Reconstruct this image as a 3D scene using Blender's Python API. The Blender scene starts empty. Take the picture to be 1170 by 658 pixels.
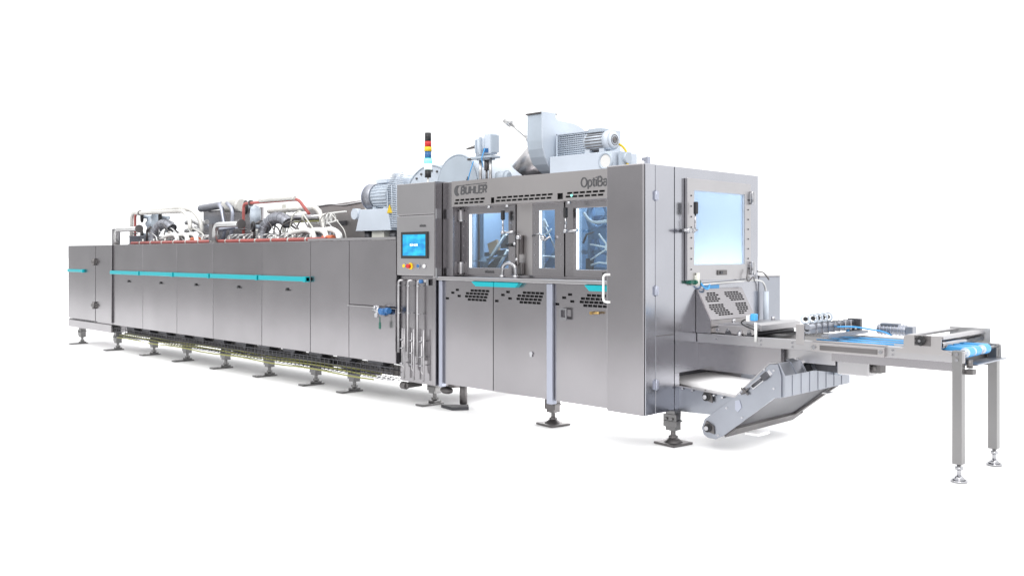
import bpy, bmesh, math, random
from mathutils import Vector, Matrix
random.seed(7)
S = bpy.context.scene
COL = S.collection
PI = math.pi
# ------------------------------------------------------------------ materials
def mat(name, col, rough=.5, metal=0., bump=0., bscale=40., stretch=(1, 1, 1), var=0., coat=0., emis=None, estr=0., lines=0., grime=0.):
    m = bpy.data.materials.new(name); m.use_nodes = True
    nt = m.node_tree; N = nt.nodes; L = nt.links
    p = N['Principled BSDF']
    p.inputs['Base Color'].default_value = (*col, 1); p.inputs['Roughness'].default_value = rough
    p.inputs['Metallic'].default_value = metal; p.inputs['Coat Weight'].default_value = coat
    if emis:
        p.inputs['Emission Color'].default_value = (*emis, 1); p.inputs['Emission Strength'].default_value = estr
    tc = N.new('ShaderNodeTexCoord'); mp = N.new('ShaderNodeMapping'); mp.inputs['Scale'].default_value = stretch
    L.new(tc.outputs['Object'], mp.inputs['Vector'])
    if bump or lines:
        n = N.new('ShaderNodeTexNoise'); n.inputs['Scale'].default_value = bscale; n.inputs['Detail'].default_value = 4
        L.new(mp.outputs['Vector'], n.inputs['Vector'])
        if bump:
            b = N.new('ShaderNodeBump'); b.inputs['Strength'].default_value = bump; b.inputs['Distance'].default_value = .01
            L.new(n.outputs['Fac'], b.inputs['Height']); L.new(b.outputs['Normal'], p.inputs['Normal'])
        if lines:
            r = N.new('ShaderNodeMapRange'); r.inputs[1].default_value = .3; r.inputs[2].default_value = .7
            r.inputs[3].default_value = max(.02, rough-lines); r.inputs[4].default_value = rough+lines
            L.new(n.outputs['Fac'], r.inputs[0]); L.new(r.outputs[0], p.inputs['Roughness'])
    if var or grime:
        oi = N.new('ShaderNodeObjectInfo'); g = N.new('ShaderNodeTexNoise'); g.inputs['Scale'].default_value = 1.6; g.inputs['Detail'].default_value = 5
        L.new(tc.outputs['Object'], g.inputs['Vector'])
        r1 = N.new('ShaderNodeMapRange'); r1.inputs[3].default_value = 1-var; r1.inputs[4].default_value = 1+var
        L.new(oi.outputs['Random'], r1.inputs[0])
        r2 = N.new('ShaderNodeMapRange'); r2.inputs[1].default_value = .3; r2.inputs[2].default_value = .7
        r2.inputs[3].default_value = 1-grime; r2.inputs[4].default_value = 1+grime
        L.new(g.outputs['Fac'], r2.inputs[0])
        mu = N.new('ShaderNodeMath'); mu.operation = 'MULTIPLY'; L.new(r1.outputs[0], mu.inputs[0]); L.new(r2.outputs[0], mu.inputs[1])
        vm = N.new('ShaderNodeVectorMath'); vm.operation = 'SCALE'; vm.inputs[0].default_value = col
        L.new(mu.outputs[0], vm.inputs['Scale']); L.new(vm.outputs[0], p.inputs['Base Color'])
    return m
M = {}
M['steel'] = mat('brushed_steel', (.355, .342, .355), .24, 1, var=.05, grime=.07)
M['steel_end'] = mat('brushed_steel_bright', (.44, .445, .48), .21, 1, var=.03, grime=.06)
M['steel_light'] = mat('satin_steel', (.47, .46, .47), .33, 1, bump=.02, bscale=60, var=.05, grime=.06)
M['fascia'] = mat('fascia_steel', (.47, .45, .45), .34, 1, grime=.05)
M['polished'] = mat('polished_steel', (.46, .46, .48), .14, 1, grime=.08)
M['dull'] = mat('dull_steel', (.19, .18, .18), .5, 1, bump=.05, bscale=50, var=.06, grime=.15)
M['dark'] = mat('dark_steel', (.10, .10, .11), .5, .8, grime=.2)
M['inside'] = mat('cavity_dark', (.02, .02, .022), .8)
M['black'] = mat('black_plastic', (.018, .018, .02), .45)
M['paint'] = mat('pale_blue_grey_paint', (.45, .51, .58), .38, 0, grime=.12)
M['paint_w'] = mat('white_blue_paint', (.58, .64, .72), .36, 0, grime=.10)
M['tray'] = mat('blue_grey_steel', (.33, .345, .385), .34, .9, grime=.12)
M['alu'] = mat('aluminium_profile', (.44, .46, .54), .38, .85)
M['turq'] = mat('turquoise_lacquer', (.0, .34, .39), .35)
M['red'] = mat('red_pipe_paint', (.42, .11, .10), .5, 0, grime=.15)
M['foil'] = mat('foil_insulation', (.66, .65, .62), .45, .35, bump=.9, bscale=22, grime=.2)
M['flex'] = mat('flexible_duct', (.34, .35, .39), .4, .7)
M['cream'] = mat('cream_insulation', (.66, .66, .60), .7, 0, grime=.1)
M['white'] = mat('white_hose', (.80, .80, .78), .5)
M['pipe'] = mat('pipe_steel', (.62, .62, .62), .32, .8, grime=.1)
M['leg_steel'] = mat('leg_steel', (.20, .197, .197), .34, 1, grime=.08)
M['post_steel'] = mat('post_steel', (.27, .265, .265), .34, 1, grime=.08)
M['belt'] = mat('white_belt', (.80, .79, .80), .35, 0, grime=.05)
M['blue'] = mat('blue_belt', (.07, .38, .78), .4)
M['bluep'] = mat('blue_plastic', (.03, .13, .33), .35)
M['yellow'] = mat('yellow_plastic', (.80, .55, .02), .4)
M['yg'] = mat('yellow_green_wire', (.24, .24, .07), .5)
M['redp'] = mat('red_plastic', (.55, .02, .02), .35)
M['green'] = mat('green_plastic', (.01, .10, .07), .4)
M['letter'] = mat('grey_lettering', (.07, .07, .075), .5)
M['brass'] = mat('brass', (.45, .30, .12), .3, 1)
M['cavw'] = mat('blue_lit_steel', (.42, .52, .64), .5, .2, grime=.12)  # steel with the cavity's blue light painted into its colour
M['cavb'] = mat('blue_lit_steel_dark', (.17, .28, .42), .42, .4, grime=.25, bump=.1, bscale=9)  # darker steel, blue of the interior light also put into the colour
M['cavp'] = mat('cavity_pale_wall', (.85, .87, .90), .6, 0)
M['led'] = mat('frame_edge_glow', (.9, .95, 1), .5, emis=(.72, .86, 1), estr=1.25)  # glow stands in for light caught on the window frame edge
M['ledg'] = mat('green_lamp', (.3, .9, .8), .3, emis=(.08, .80, .62), estr=1.0)
M['ledw'] = mat('pale_lamp', (.8, .9, .9), .3, emis=(.75, .98, .92), estr=.75)
M['scrw'] = mat('screen_mark', (.9, .95, 1), .3, emis=(.9, .97, 1), estr=.9)
def screen_mat():
    m = bpy.data.materials.new('screen_glow'); m.use_nodes = True; N = m.node_tree.nodes; L = m.node_tree.links
    p = N['Principled BSDF']; tc = N.new('ShaderNodeTexCoord'); n = N.new('ShaderNodeTexNoise'); n.inputs['Scale'].default_value = 3.0
    L.new(tc.outputs['Generated'], n.inputs['Vector']); cr = N.new('ShaderNodeValToRGB')
    cr.color_ramp.elements[0].position = .35; cr.color_ramp.elements[0].color = (.0, .30, .78, 1)
    cr.color_ramp.elements[1].position = .68; cr.color_ramp.elements[1].color = (.02, .70, .98, 1)
    L.new(n.outputs['Fac'], cr.inputs[0]); p.inputs['Base Color'].default_value = (.01, .02, .03, 1)
    L.new(cr.outputs[0], p.inputs['Emission Color']); p.inputs['Emission Strength'].default_value = 1.0; p.inputs['Roughness'].default_value = .2
    return m
M['screen'] = screen_mat()
def glass_mat(name, tint, gl):
    m = bpy.data.materials.new(name); m.use_nodes = True; N = m.node_tree.nodes; L = m.node_tree.links
    N.remove(N['Principled BSDF']); o = N['Material Output']
    t = N.new('ShaderNodeBsdfTransparent'); t.inputs[0].default_value = (*tint, 1)
    g = N.new('ShaderNodeBsdfGlossy'); g.inputs['Roughness'].default_value = .04
    mx = N.new('ShaderNodeMixShader'); mx.inputs[0].default_value = gl
    L.new(t.outputs[0], mx.inputs[1]); L.new(g.outputs[0], mx.inputs[2]); L.new(mx.outputs[0], o.inputs[0]); return m
M['glass'] = glass_mat('window_glass', (.86, .93, .97), .10)
def frost():
    m = bpy.data.materials.new('frosted_glass'); m.use_nodes = True; N = m.node_tree.nodes; L = m.node_tree.links
    N.remove(N['Principled BSDF']); o = N['Material Output']
    t = N.new('ShaderNodeBsdfTranslucent'); t.inputs[0].default_value = (.70, .78, .86, 1)
    tr = N.new('ShaderNodeBsdfTransparent'); tr.inputs[0].default_value = (.85, .93, 1, 1)
    mx = N.new('ShaderNodeMixShader'); mx.inputs[0].default_value = .45
    L.new(t.outputs[0], mx.inputs[1]); L.new(tr.outputs[0], mx.inputs[2]); L.new(mx.outputs[0], o.inputs[0]); return m
M['frost'] = frost()
# ------------------------------------------------------------------ mesh builder
class B:
    def __init__(s): s.bm = bmesh.new(); s.sm = False
    def _f(s, vs):
        try: return s.bm.faces.new(vs)
        except ValueError: return None
    def box(s, x0, x1, y0, y1, z0, z1, rot=None):
        v = [Vector((x, y, z)) for z in (z0, z1) for y in (y0, y1) for x in (x0, x1)]
        if rot:
            c = Vector(((x0+x1)/2, (y0+y1)/2, (z0+z1)/2)); R = Matrix.Rotation(rot[1], 3, rot[0]); v = [R@(q-c)+c for q in v]
        v = [s.bm.verts.new(q) for q in v]
        for f in ((0, 2, 3, 1), (4, 5, 7, 6), (0, 1, 5, 4), (2, 6, 7, 3), (0, 4, 6, 2), (1, 3, 7, 5)): s._f([v[i] for i in f])
        return s
    def prism(s, pts, ax, a, b):
        def P(p, t): return {'x': (t, p[0], p[1]), 'y': (p[0], t, p[1]), 'z': (p[0], p[1], t)}[ax]
        A = [s.bm.verts.new(P(p, a)) for p in pts]; C = [s.bm.verts.new(P(p, b)) for p in pts]; n = len(pts)
        s._f(A); s._f(C[::-1])
        for i in range(n): s._f([A[i], C[i], C[(i+1) % n], A[(i+1) % n]])
        return s
    def cyl(s, p, q, r, r2=None, n=20):
        p = Vector(p); q = Vector(q); r2 = r if r2 is None else r2; d = (q-p).normalized()
        u = d.orthogonal().normalized(); w = d.cross(u)
        A = []; C = []
        for i in range(n):
            t = 2*PI*i/n; e = u*math.cos(t)+w*math.sin(t)
            A.append(s.bm.verts.new(p+e*r)); C.append(s.bm.verts.new(q+e*r2))
        s._f(A[::-1]); s._f(C)
        for i in range(n): s._f([A[i], A[(i+1) % n], C[(i+1) % n], C[i]]).smooth = True
        return s
    def tube(s, pts, r, n=10, fil=0., closed=False, wave=0.):
        P = [Vector(p) for p in pts]
        if fil and not closed:
            Q = [P[0]]
            for i in range(1, len(P)-1):
                a, b, c = P[i-1], P[i], P[i+1]; d1 = (a-b); d2 = (c-b); f = min(fil, d1.length*.49, d2.length*.49)
                s0 = b+d1.normalized()*f; s1 = b+d2.normalized()*f
                for k in range(7):
                    t = k/6; Q.append((1-t)**2*s0+2*t*(1-t)*b+t*t*s1)
            Q.append(P[-1]); P = Q
        if wave:
            Q = []
            for i in range(len(P)-1):
                k = max(1, int((P[i+1]-P[i]).length/wave))
                for j in range(k): Q.append(P[i].lerp(P[i+1], j/k))
            Q.append(P[-1]); P = Q
        R = []; u = None; m = len(P)
        for i in range(m):
            if closed: d = (P[(i+1) % m]-P[i-1]).normalized()
            else: d = (P[min(i+1, m-1)]-P[max(i-1, 0)]).normalized()
            u = d.orthogonal().normalized() if u is None else (u-d*u.dot(d)).normalized()
            w = d.cross(u); rr = r*(1.13 if i % 2 else .93) if wave else r
            R.append([s.bm.verts.new(P[i]+(u*math.cos(2*PI*k/n)+w*math.sin(2*PI*k/n))*rr) for k in range(n)])
        for i in range(m if closed else m-1):
            a = R[i]; b = R[(i+1) % m]
            for k in range(n):
                f = s._f([a[k], a[(k+1) % n], b[(k+1) % n], b[k]])
                if f: f.smooth = True
        if not closed: s._f(R[0][::-1]); s._f(R[-1])
        return s
    def ring(s, c, ax, R, r, n=28, a0=0, a1=2*PI):
        c = Vector(c); d = Vector(ax).normalized(); u = d.orthogonal().normalized(); w = d.cross(u); full = abs(a1-a0-2*PI) < 1e-4
        k = n if full else n+1
        return s.tube([c+(u*math.cos(a0+(a1-a0)*i/n)+w*math.sin(a0+(a1-a0)*i/n))*R for i in range(k)], r, 8, closed=full)
    def ball(s, c, r, sc=(1, 1, 1)):
        g = bmesh.ops.create_uvsphere(s.bm, u_segments=18, v_segments=12, radius=r)
        for v in g['verts']: v.co = Vector((v.co.x*sc[0], v.co.y*sc[1], v.co.z*sc[2]))+Vector(c)
        for f in {f for v in g['verts'] for f in v.link_faces}: f.smooth = True
        return s
    def plate(s, ax, u0, u1, v0, v1, t0, t1, holes, shear=0.):
        """solid sheet across ax with real rectangular holes; u,v are the other two axes in order"""
        us = sorted({u0, u1, *[h[0] for h in holes], *[h[1] for h in holes]}); vs = sorted({v0, v1, *[h[2] for h in holes], *[h[3] for h in holes]})
        us = [u for u in us if u0 <= u <= u1]; vs = [v for v in vs if v0 <= v <= v1]
        nu, nv = len(us)-1, len(vs)-1
        sol = [[not any(h[0] <= (us[i]+us[i+1])/2 <= h[1] and h[2] <= (vs[j]+vs[j+1])/2 <= h[3] for h in holes) for j in range(nv)] for i in range(nu)]
        cache = {}
        def V(i, j, t):
            k = (i, j, t)
            if k not in cache:
                u, v = us[i], vs[j]; T = (t0, t1)[t]
                cache[k] = s.bm.verts.new({'x': (T, u, v), 'y': (u, T, v), 'z': (u, v, T)}[ax])
            return cache[k]
        for i in range(nu):
            for j in range(nv):
                if not sol[i][j]: continue
                s._f([V(i, j, 0), V(i+1, j, 0), V(i+1, j+1, 0), V(i, j+1, 0)]); s._f([V(i, j, 1), V(i, j+1, 1), V(i+1, j+1, 1), V(i+1, j, 1)])
                for di, dj, a, b in ((-1, 0, (i, j), (i, j+1)), (1, 0, (i+1, j), (i+1, j+1)), (0, -1, (i, j), (i+1, j)), (0, 1, (i, j+1), (i+1, j+1))):
                    I, J = i+di, j+dj
                    if 0 <= I < nu and 0 <= J < nv and sol[I][J]: continue
                    s._f([V(*a, 0), V(*b, 0), V(*b, 1), V(*a, 1)])
        return s
    def xf(s, mtx):
        bmesh.ops.transform(s.bm, matrix=mtx, verts=s.bm.verts); return s
W = {}
def props(o, label=None, cat=None, group=None, kind=None):
    if label: o['label'] = label
    if cat: o['category'] = cat
    if group: o['group'] = group
    if kind: o['kind'] = kind
    return o
def thing(name, label, cat, loc, group=None):
    o = bpy.data.objects.new(name, None); COL.objects.link(o); o.location = loc; o.empty_display_size = .1
    W[o.name] = Vector(loc); return props(o, label, cat, group)
def part(name, b, m, parent, label=None, bev=0.):
    off = W[parent.name] if parent else Vector((0, 0, 0))
    bmesh.ops.recalc_face_normals(b.bm, faces=b.bm.faces)
    me = bpy.data.meshes.new(name)
    bmesh.ops.translate(b.bm, vec=-off, verts=b.bm.verts); b.bm.to_mesh(me); b.bm.free()
    me.materials.append(M[m] if isinstance(m, str) else m)
    o = bpy.data.objects.new(name, me); COL.objects.link(o)
    if parent: o.parent = parent
    W[o.name] = off
    if bev:
        md = o.modifiers.new('edge', 'BEVEL'); md.width = bev; md.segments = 2; md.limit_method = 'ANGLE'; md.angle_limit = math.radians(40)
    if label: o['label'] = label
    return o
def solo(name, b, m, label, cat, loc, group=None, bev=0.):
    b.xf(Matrix.Translation(-Vector(loc))); o = part(name, b, m, None, None, bev); o.location = loc; return props(o, label, cat, group)
def text(name, s, m, parent, x, y, z, h, face='y', w=None, shear=0., bold=.0, depth=.003):
    c = bpy.data.curves.new(name, 'FONT'); c.body = s; c.size = 1; c.extrude = 0; c.offset = bold
    c.shear = shear; c.resolution_u = 4
    t = bpy.data.objects.new('tmp', c); me = bpy.data.meshes.new_from_object(t); bpy.data.objects.remove(t)
    xs = [v.co.x for v in me.vertices]; x0 = min(xs); wd = max(xs)-x0
    cap = .70; sy = h/cap; sx = (w/wd) if w else sy
    b = B(); b.bm.from_mesh(me)
    r = bmesh.ops.extrude_face_region(b.bm, geom=b.bm.faces[:])
    vs = [v for v in r['geom'] if isinstance(v, bmesh.types.BMVert)]
    for v in vs: v.co.z = 1
    for v in b.bm.verts: v.co = Vector((x+(v.co.x-x0)*sx, y-depth*v.co.z, z+v.co.y*sy))
    return part(name, b, m, parent)
def _arc(cx, cz, rx, rz, a0, a1, n=12):
    return [(cx+rx*math.cos(math.radians(a0+(a1-a0)*i/n)), cz+rz*math.sin(math.radians(a0+(a1-a0)*i/n))) for i in range(n+1)]
GLYPH = {   # plain sans letters as strokes: (advance, strokes), cap height 1
    'B': (.80, [[(.08, 0), (.08, 1)], [(.08, 1), (.40, 1)]+_arc(.40, .76, .22, .24, 90, -90)+[(.08, .52)], [(.08, .52), (.42, .52)]+_arc(.42, .26, .25, .26, 90, -90)+[(.08, 0)]]),
    'U': (.84, [[(.08, 1), (.08, .32)]+_arc(.38, .32, .30, .32, 180, 360)+[(.68, 1)]]),
    'H': (.86, [[(.08, 0), (.08, 1)], [(.70, 0), (.70, 1)], [(.08, .5), (.70, .5)]]),
    'L': (.68, [[(.08, 1), (.08, 0), (.60, 0)]]),
    'E': (.74, [[(.64, 1), (.08, 1), (.08, 0), (.64, 0)], [(.08, .52), (.58, .52)]]),
    'R': (.82, [[(.08, 0), (.08, 1)], [(.08, 1), (.40, 1)]+_arc(.40, .74, .24, .26, 90, -90)+[(.08, .48)], [(.38, .48), (.66, 0)]]),
    'O': (.98, [_arc(.46, .5, .40, .50, 0, 360, 28)]),
    'p': (.70, [[(.08, .72), (.08, -.26)], _arc(.34, .36, .26, .36, 0, 360, 20)]),
    't': (.46, [[(.20, .94), (.20, .16)]+_arc(.34, .16, .14, .16, 180, 270, 5)+[(.40, 0)], [(.02, .70), (.40, .70)]]),
    'i': (.28, [[(.10, 0), (.10, .72)], [(.10, .88), (.10, 1.0)]]),
    'a': (.66, [_arc(.30, .50, .24, .22, 160, 0, 8)+[(.54, 0)], _arc(.30, .21, .24, .21, 0, 360, 18)])}
def strokes(name, word, m, parent, x, y, z, h, w, thick, slant=0., depth=.003):
    b = B(); adv = sum(GLYPH['U' if c == 'Ü' else c][0] for c in word); k = w/adv; cx = 0
    for c in word:
        a, st = GLYPH['U' if c == 'Ü' else c]; st = list(st)
        if c == 'Ü': st += [[(.22, 1.16), (.22, 1.32)], [(.54, 1.16), (.54, 1.32)]]
        for j, pl in enumerate(st):
            P = [Vector((x+(cx+p[0])*k+p[1]*h*slant, z+p[1]*h)) for p in pl]; n = len(P); L_ = []; R2 = []
            for i in range(n):
                d = (P[min(i+1, n-1)]-P[max(i-1, 0)]).normalized(); nn = Vector((-d.y, d.x))
                if 0 < i < n-1:
                    d1 = (P[i]-P[i-1]).normalized(); q = Vector((-d1.y, d1.x)).dot(nn); f = 1/max(q, .6)
                else: f = 1
                L_.append(P[i]+nn*thick/2*f); R2.append(P[i]-nn*thick/2*f)
            yo = y-depth-.0002*j
            for i in range(n-1): b.prism([L_[i], L_[i+1], R2[i+1], R2[i]], 'y', yo, y)
        cx += a
    return part(name, b, m, parent)
def crescent(b, cx, cz, r, y0, y1):
    pts = []
    for i in range(17):
        t = math.radians(75+210*i/16); pts.append((cx+r*math.cos(t)*.85, cz+r*math.sin(t)))
    for i in range(13):
        t = math.radians(262-165*i/12); pts.append((cx+r*.58+r*.70*math.cos(t)*.8, cz+r*.08+r*.70*math.sin(t)))
    b.prism(pts, 'y', y0, y1)
def hinge(parent, x, y, z, face='y', l=.09, m='steel_light'):
    b = B()
    if face == 'y': b.cyl((x, y-.012, z-l/2), (x, y-.012, z+l/2), .011).box(x-.03, x+.03, y-.008, y, z-l*.4, z+l*.4)
    else: b.cyl((x+.014, y, z-l/2), (x+.014, y, z+l/2), .012).box(x, x+.01, y-.03, y+.03, z-l*.4, z+l*.4)
    return part('hinge', b, m, parent)
# ------------------------------------------------------------------ floor
def sheet(x0, x1, y0, y1, z):
    b = B(); b.bm.faces.new([b.bm.verts.new(p) for p in ((x0, y0, z), (x1, y0, z), (x1, y1, z), (x0, y1, z))]); return b
# a white studio floor round the machine; behind the camera it gives way to the grey floor of the hall, which the steel mirrors
fl = part('floor', sheet(-400, 6.5, -5.6, 400, 0), mat('white_studio_floor', (.93, .93, .93), .9), None); fl['kind'] = 'structure'
fl = part('hall_floor', sheet(-30, 30, -40, -5.59, -.004), mat('grey_hall_floor', (.22, .22, .22), .6, grime=.2), None); fl['kind'] = 'structure'
# ------------------------------------------------------------------ legs
def leg(parent, x, y, ztop, plate='y', w=.095, mm='leg_steel'):
    b = B(); zb = .12
    b.box(x-w/2, x+w/2, y-w/2, y+w/2, zb, ztop)
    b.box(x-w/2-.012, x+w/2+.012, y-w/2-.012, y+w/2+.012, ztop-.10, ztop-.085)
    b.box(x-w/2-.02, x+w/2+.02, y-w/2-.006, y-w/2, zb+.03, zb+.14)
    for sx in (-1, 1): b.cyl((x+sx*w*.3, y-w/2-.006, zb+.10), (x+sx*w*.3, y-w/2-.022, zb+.10), .012, n=8)
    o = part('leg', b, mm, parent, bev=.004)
    f = B(); f.cyl((x, y, .02), (x, y, zb+.02), .022); f.cyl((x, y, .05), (x, y, .075), .04, n=6)
    if plate == 'y': f.box(x-.06, x+.06, y-.22, y+.08, .004, .022); f.box(x-.05, x+.05, y-.05, y+.05, .022, .045)
    else:
        f.prism([(x-.13, y-.10), (x+.10, y-.13), (x+.13, y+.10), (x-.10, y+.13)], 'z', .003, .022)
        f.cyl((x, y, .022), (x, y, .06), .085, .03)
    part('foot_plate', f, 'leg_steel' if plate == 'y' else 'dull', o, bev=.004)
    return o
# ------------------------------------------------------------------ far end cabinet
EC = thing('end_cabinet', 'low steel cabinet with two hinged doors at the far left end of the machine line', 'cabinet', (-11.9, .9, .28))
part('carcass', B().box(-12.90, -10.94, .03, 1.8, .30, 1.750), 'steel', EC)
part('door', B().box(-12.90, -11.63, 0, .026, .46, 1.752), 'steel', EC, bev=.006)
part('door', B().box(-11.60, -10.93, 0, .026, .46, 1.752), 'steel', EC, bev=.006)
part('kick_plate', B().box(-12.90, -10.93, 0, .026, .30, .43), 'steel', EC, bev=.006)
for z in (.55+.18, 1.47): 
    part('hinge', B().box(-11.72, -11.52, -.02, 0, z-.035, z+.035).cyl((-11.615, -.028, z-.06), (-11.615, -.028, z+.06), .022).box(-11.68, -11.55, -.05, -.02, z-.02, z+.02), 'dull', EC)
part('grip_strip', B().box(-12.86, -12.16, -.035, 0, 1.285, 1.335).box(-12.16, -12.10, -.045, 0, 1.28, 1.34), 'turq', EC, bev=.008)
part('latch', B().box(-12.96, -12.90, .05, .12, 1.05, 1.35).box(-12.99, -12.95, .04, .1, 1.22, 1.28).box(-12.99, -12.95, .04, .1, 1.08, 1.14), 'dull', EC)
k = B()
for i in range(9): k.box(-12.84+i*.13, -12.75+i*.13, -.006, 0, .432, .445)
part('vent', k, 'black', EC)
leg(EC, -12.55, .12, .32); leg(EC, -11.0, .14, .32)
# ------------------------------------------------------------------ tunnel
XS = [-10.93, -9.75, -8.55, -7.42, -6.10, -4.96, -4.16, -3.29]
TN = thing('oven_tunnel', 'long low stainless steel oven tunnel of side panels with a turquoise grip strip', 'oven', (-7.1, .9, .25))
part('carcass', B().box(-10.92, -3.29, .055, 1.8, .43, 1.745), 'dark', TN)
for i in range(7):
    a, c = XS[i]+.006, XS[i+1]-.006
    if i < 6: part('side_panel', B().box(a, c, .03, .052, .43, 1.755), 'steel', TN, bev=.006)
    else:
        part('side_panel', B().box(a, c, .03, .052, 1.035, 1.755), 'steel', TN, bev=.006)
        h = part('lower_hatch', B().box(a, c, .026, .05, .43, 1.022), 'steel', TN, bev=.006)
        part('rim', B().box(a, c-.12, .0, .03, 1.018, 1.030), 'steel_light', TN)
part('top_ledge', B().box(-5.0, -3.29, .02, .05, 1.757, 1.785), 'steel_light', TN)
for i in range(5):
    a, c = XS[i]+.01, XS[i+1]-.01
    o = part('grip_strip', B().box(a, c, -.028, .03, 1.272, 1.330), 'turq', TN, bev=.008)
    part('grip_joint', B().box(c-.045, c, -.036, .028, 1.268, 1.334), M['turq'], o)
    part('lock', B().cyl((a*.45+c*.55, .03, 1.17), (a*.45+c*.55, .012, 1.17), .016, n=10).box(a*.45+c*.55-.01, a*.45+c*.55+.05, .005, .014, 1.150, 1.162), 'black', TN)
for x in (-11.0, -9.86, -8.69, -7.49, -6.3, -5.19, -4.38)[1:]:
    leg(TN, x, .26, .43)
part('base_beam', B().box(-10.9, -3.3, .40, .50, .36, .43).box(-10.9, -3.3, 1.45, 1.55, .36, .43), 'dull', TN)
for i in range(12):
    x = -10.3+i*.6
    part('slide_bracket', B().box(x-.14, x+.14, .06, .34, .395, .425).box(x-.05, x+.02, .12, .30, .34, .396), 'dark', TN)
# cable tray
CT = thing('cable_tray', 'long wire cable tray hanging under the tunnel with yellow green wires', 'cable tray', (-7.0, .15, .24))
k = B()
for y, z in ((.02, .25), (.02, .33), (.02, .385), (.10, .25), (.20, .25), (.20, .33)): k.tube([(-10.85, y, z), (-3.32, y, z)], .0045, 6)
x = -10.85
while x < -3.3:
    k.tube([(x, .02, .39), (x, .02, .25), (x, .20, .25), (x, .20, .38)], .004, 5); x += .09
part('basket', k, 'dark', CT)
for j in range(5):
    pts = [(-10.7+i*.37, .05+.026*j+.008*math.sin(i*1.7+j), .272+.012*math.sin(i*.9+j*2)+(.02 if j > 2 else 0)) for i in range(20)]
    part('cable', B().tube(pts, .009, 6, fil=.1), ['yg', 'dull', 'black', 'yg', 'dull'][j], CT)
part('cable', B().tube([(-10.7+i*.37, .01, .236+.008*math.sin(i*1.3)) for i in range(20)], .010, 6, fil=.1), 'yg', CT)
part('dark_liner', B().box(-10.8, -3.4, .212, .222, .265, .385), 'dull', CT)
part('cable_bundle', B().box(-6.2, -4.7, .14, .19, .262, .345), 'black', CT)
# blue valve on hatch
V = thing('inlet_valve', 'small blue regulator valve with a green tag on the tunnel hatch', 'valve', (-3.42, .0, 1.0))
part('body', B().cyl((-3.43, .02, .99), (-3.43, -.08, .99), .032).box(-3.47, -3.39, -.05, .0, .95, 1.02), 'bluep', V)
part('cap', B().cyl((-3.38, -.04, 1.0), (-3.32, -.04, 1.0), .032), 'bluep', V)
part('fitting', B().cyl((-3.58, -.04, 1.0), (-3.48, -.04, 1.0), .032).cyl((-3.54, -.04, 1.05), (-3.54, -.04, .92), .028).cyl((-3.54, .03, .98), (-3.54, -.07, .98), .02).ball((-3.52, -.08, 1.03), .02), 'polished', V)
part('tag', B().cyl((-3.47, -.05, .93), (-3.47, -.05, .86), .006, n=6).box(-3.485, -3.455, -.055, -.045, .80, .87), 'green', V)
# ------------------------------------------------------------------ control cabinet
CC = thing('control_cabinet', 'tall steel control cabinet with touch screen and push buttons', 'cabinet', (-2.96, .9, .25))
part('carcass', B().box(-3.28, -2.645, .06, 1.75, 1.375, 2.340).box(-3.28, -2.645, .10, 1.75, .25, 1.375), 'steel', CC)
part('upper_door', B().box(-3.278, -2.66, .03, .058, 2.012, 2.338), 'steel_light', CC, bev=.005)
part('screen_door', B().box(-3.278, -2.66, .03, .058, 1.380, 2.000), 'steel_light', CC, bev=.005)
part('corner_strip', B().box(-2.655, -2.64, .03, .058, 1.38, 2.338), 'steel', CC)
for z in (1.42, 2.02): part('hinge', B().box(-2.640, -2.618, .03, .09, z-.06, z+.04), 'polished', CC)
part('lower_panel', B().box(-3.278, -2.70, .075, .098, .262, 1.372), 'steel', CC, bev=.005)
part('lower_side_strip', B().box(-2.69, -2.645, .03, .098, .262, 1.36), 'steel', CC, bev=.005)
bz = part('screen_bezel', B().plate('y', -3.190, -2.755, 1.556, 1.832, .016, .030, [(-3.165, -2.785, 1.585, 1.805)]), 'black', CC)
part('screen', B().box(-3.165, -2.785, .020, .030, 1.585, 1.805), 'screen', bz)
text('screen_lettering', 'BÜHLER', 'scrw', bz, -3.04, .019, 1.685, .024, w=.13, bold=.0, depth=.001)
text('badge_lettering', 'BÜHLER', 'letter', CC, -2.89, .029, 1.882, .022, w=.10, bold=.02)
e = part('emergency_stop', B().cyl((-3.042, .03, 1.476), (-3.042, .022, 1.476), .036), 'yellow', CC)
part('knob', B().cyl((-3.050, .022, 1.476), (-3.050, -.01, 1.476), .022), 'redp', e)
for x, mm in ((-3.145, 'yellow'), (-2.91, 'bluep'), (-2.81, 'white')):
    o = part('push_button', B().cyl((x, .03, 1.478), (x, .014, 1.478), .018), mm, CC)
    part('bezel', B().ring((x, .024, 1.478), (0, 1, 0), .020, .004), 'polished', o)
leg(CC, -3.02, .34, .28)
part('leveller_bracket', B().box(-3.26, -2.66, .30, .38, .21, .26).cyl((-3.3, .12, .20), (-3.22, .12, .20), .04).box(-3.27, -3.18, .1, .3, .18, .23), 'dull', CC, bev=.004)
part('knuckle', B().ball((-2.78, .30, .18), .05, (1.8, 1, .8)), 'dull', CC)
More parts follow.
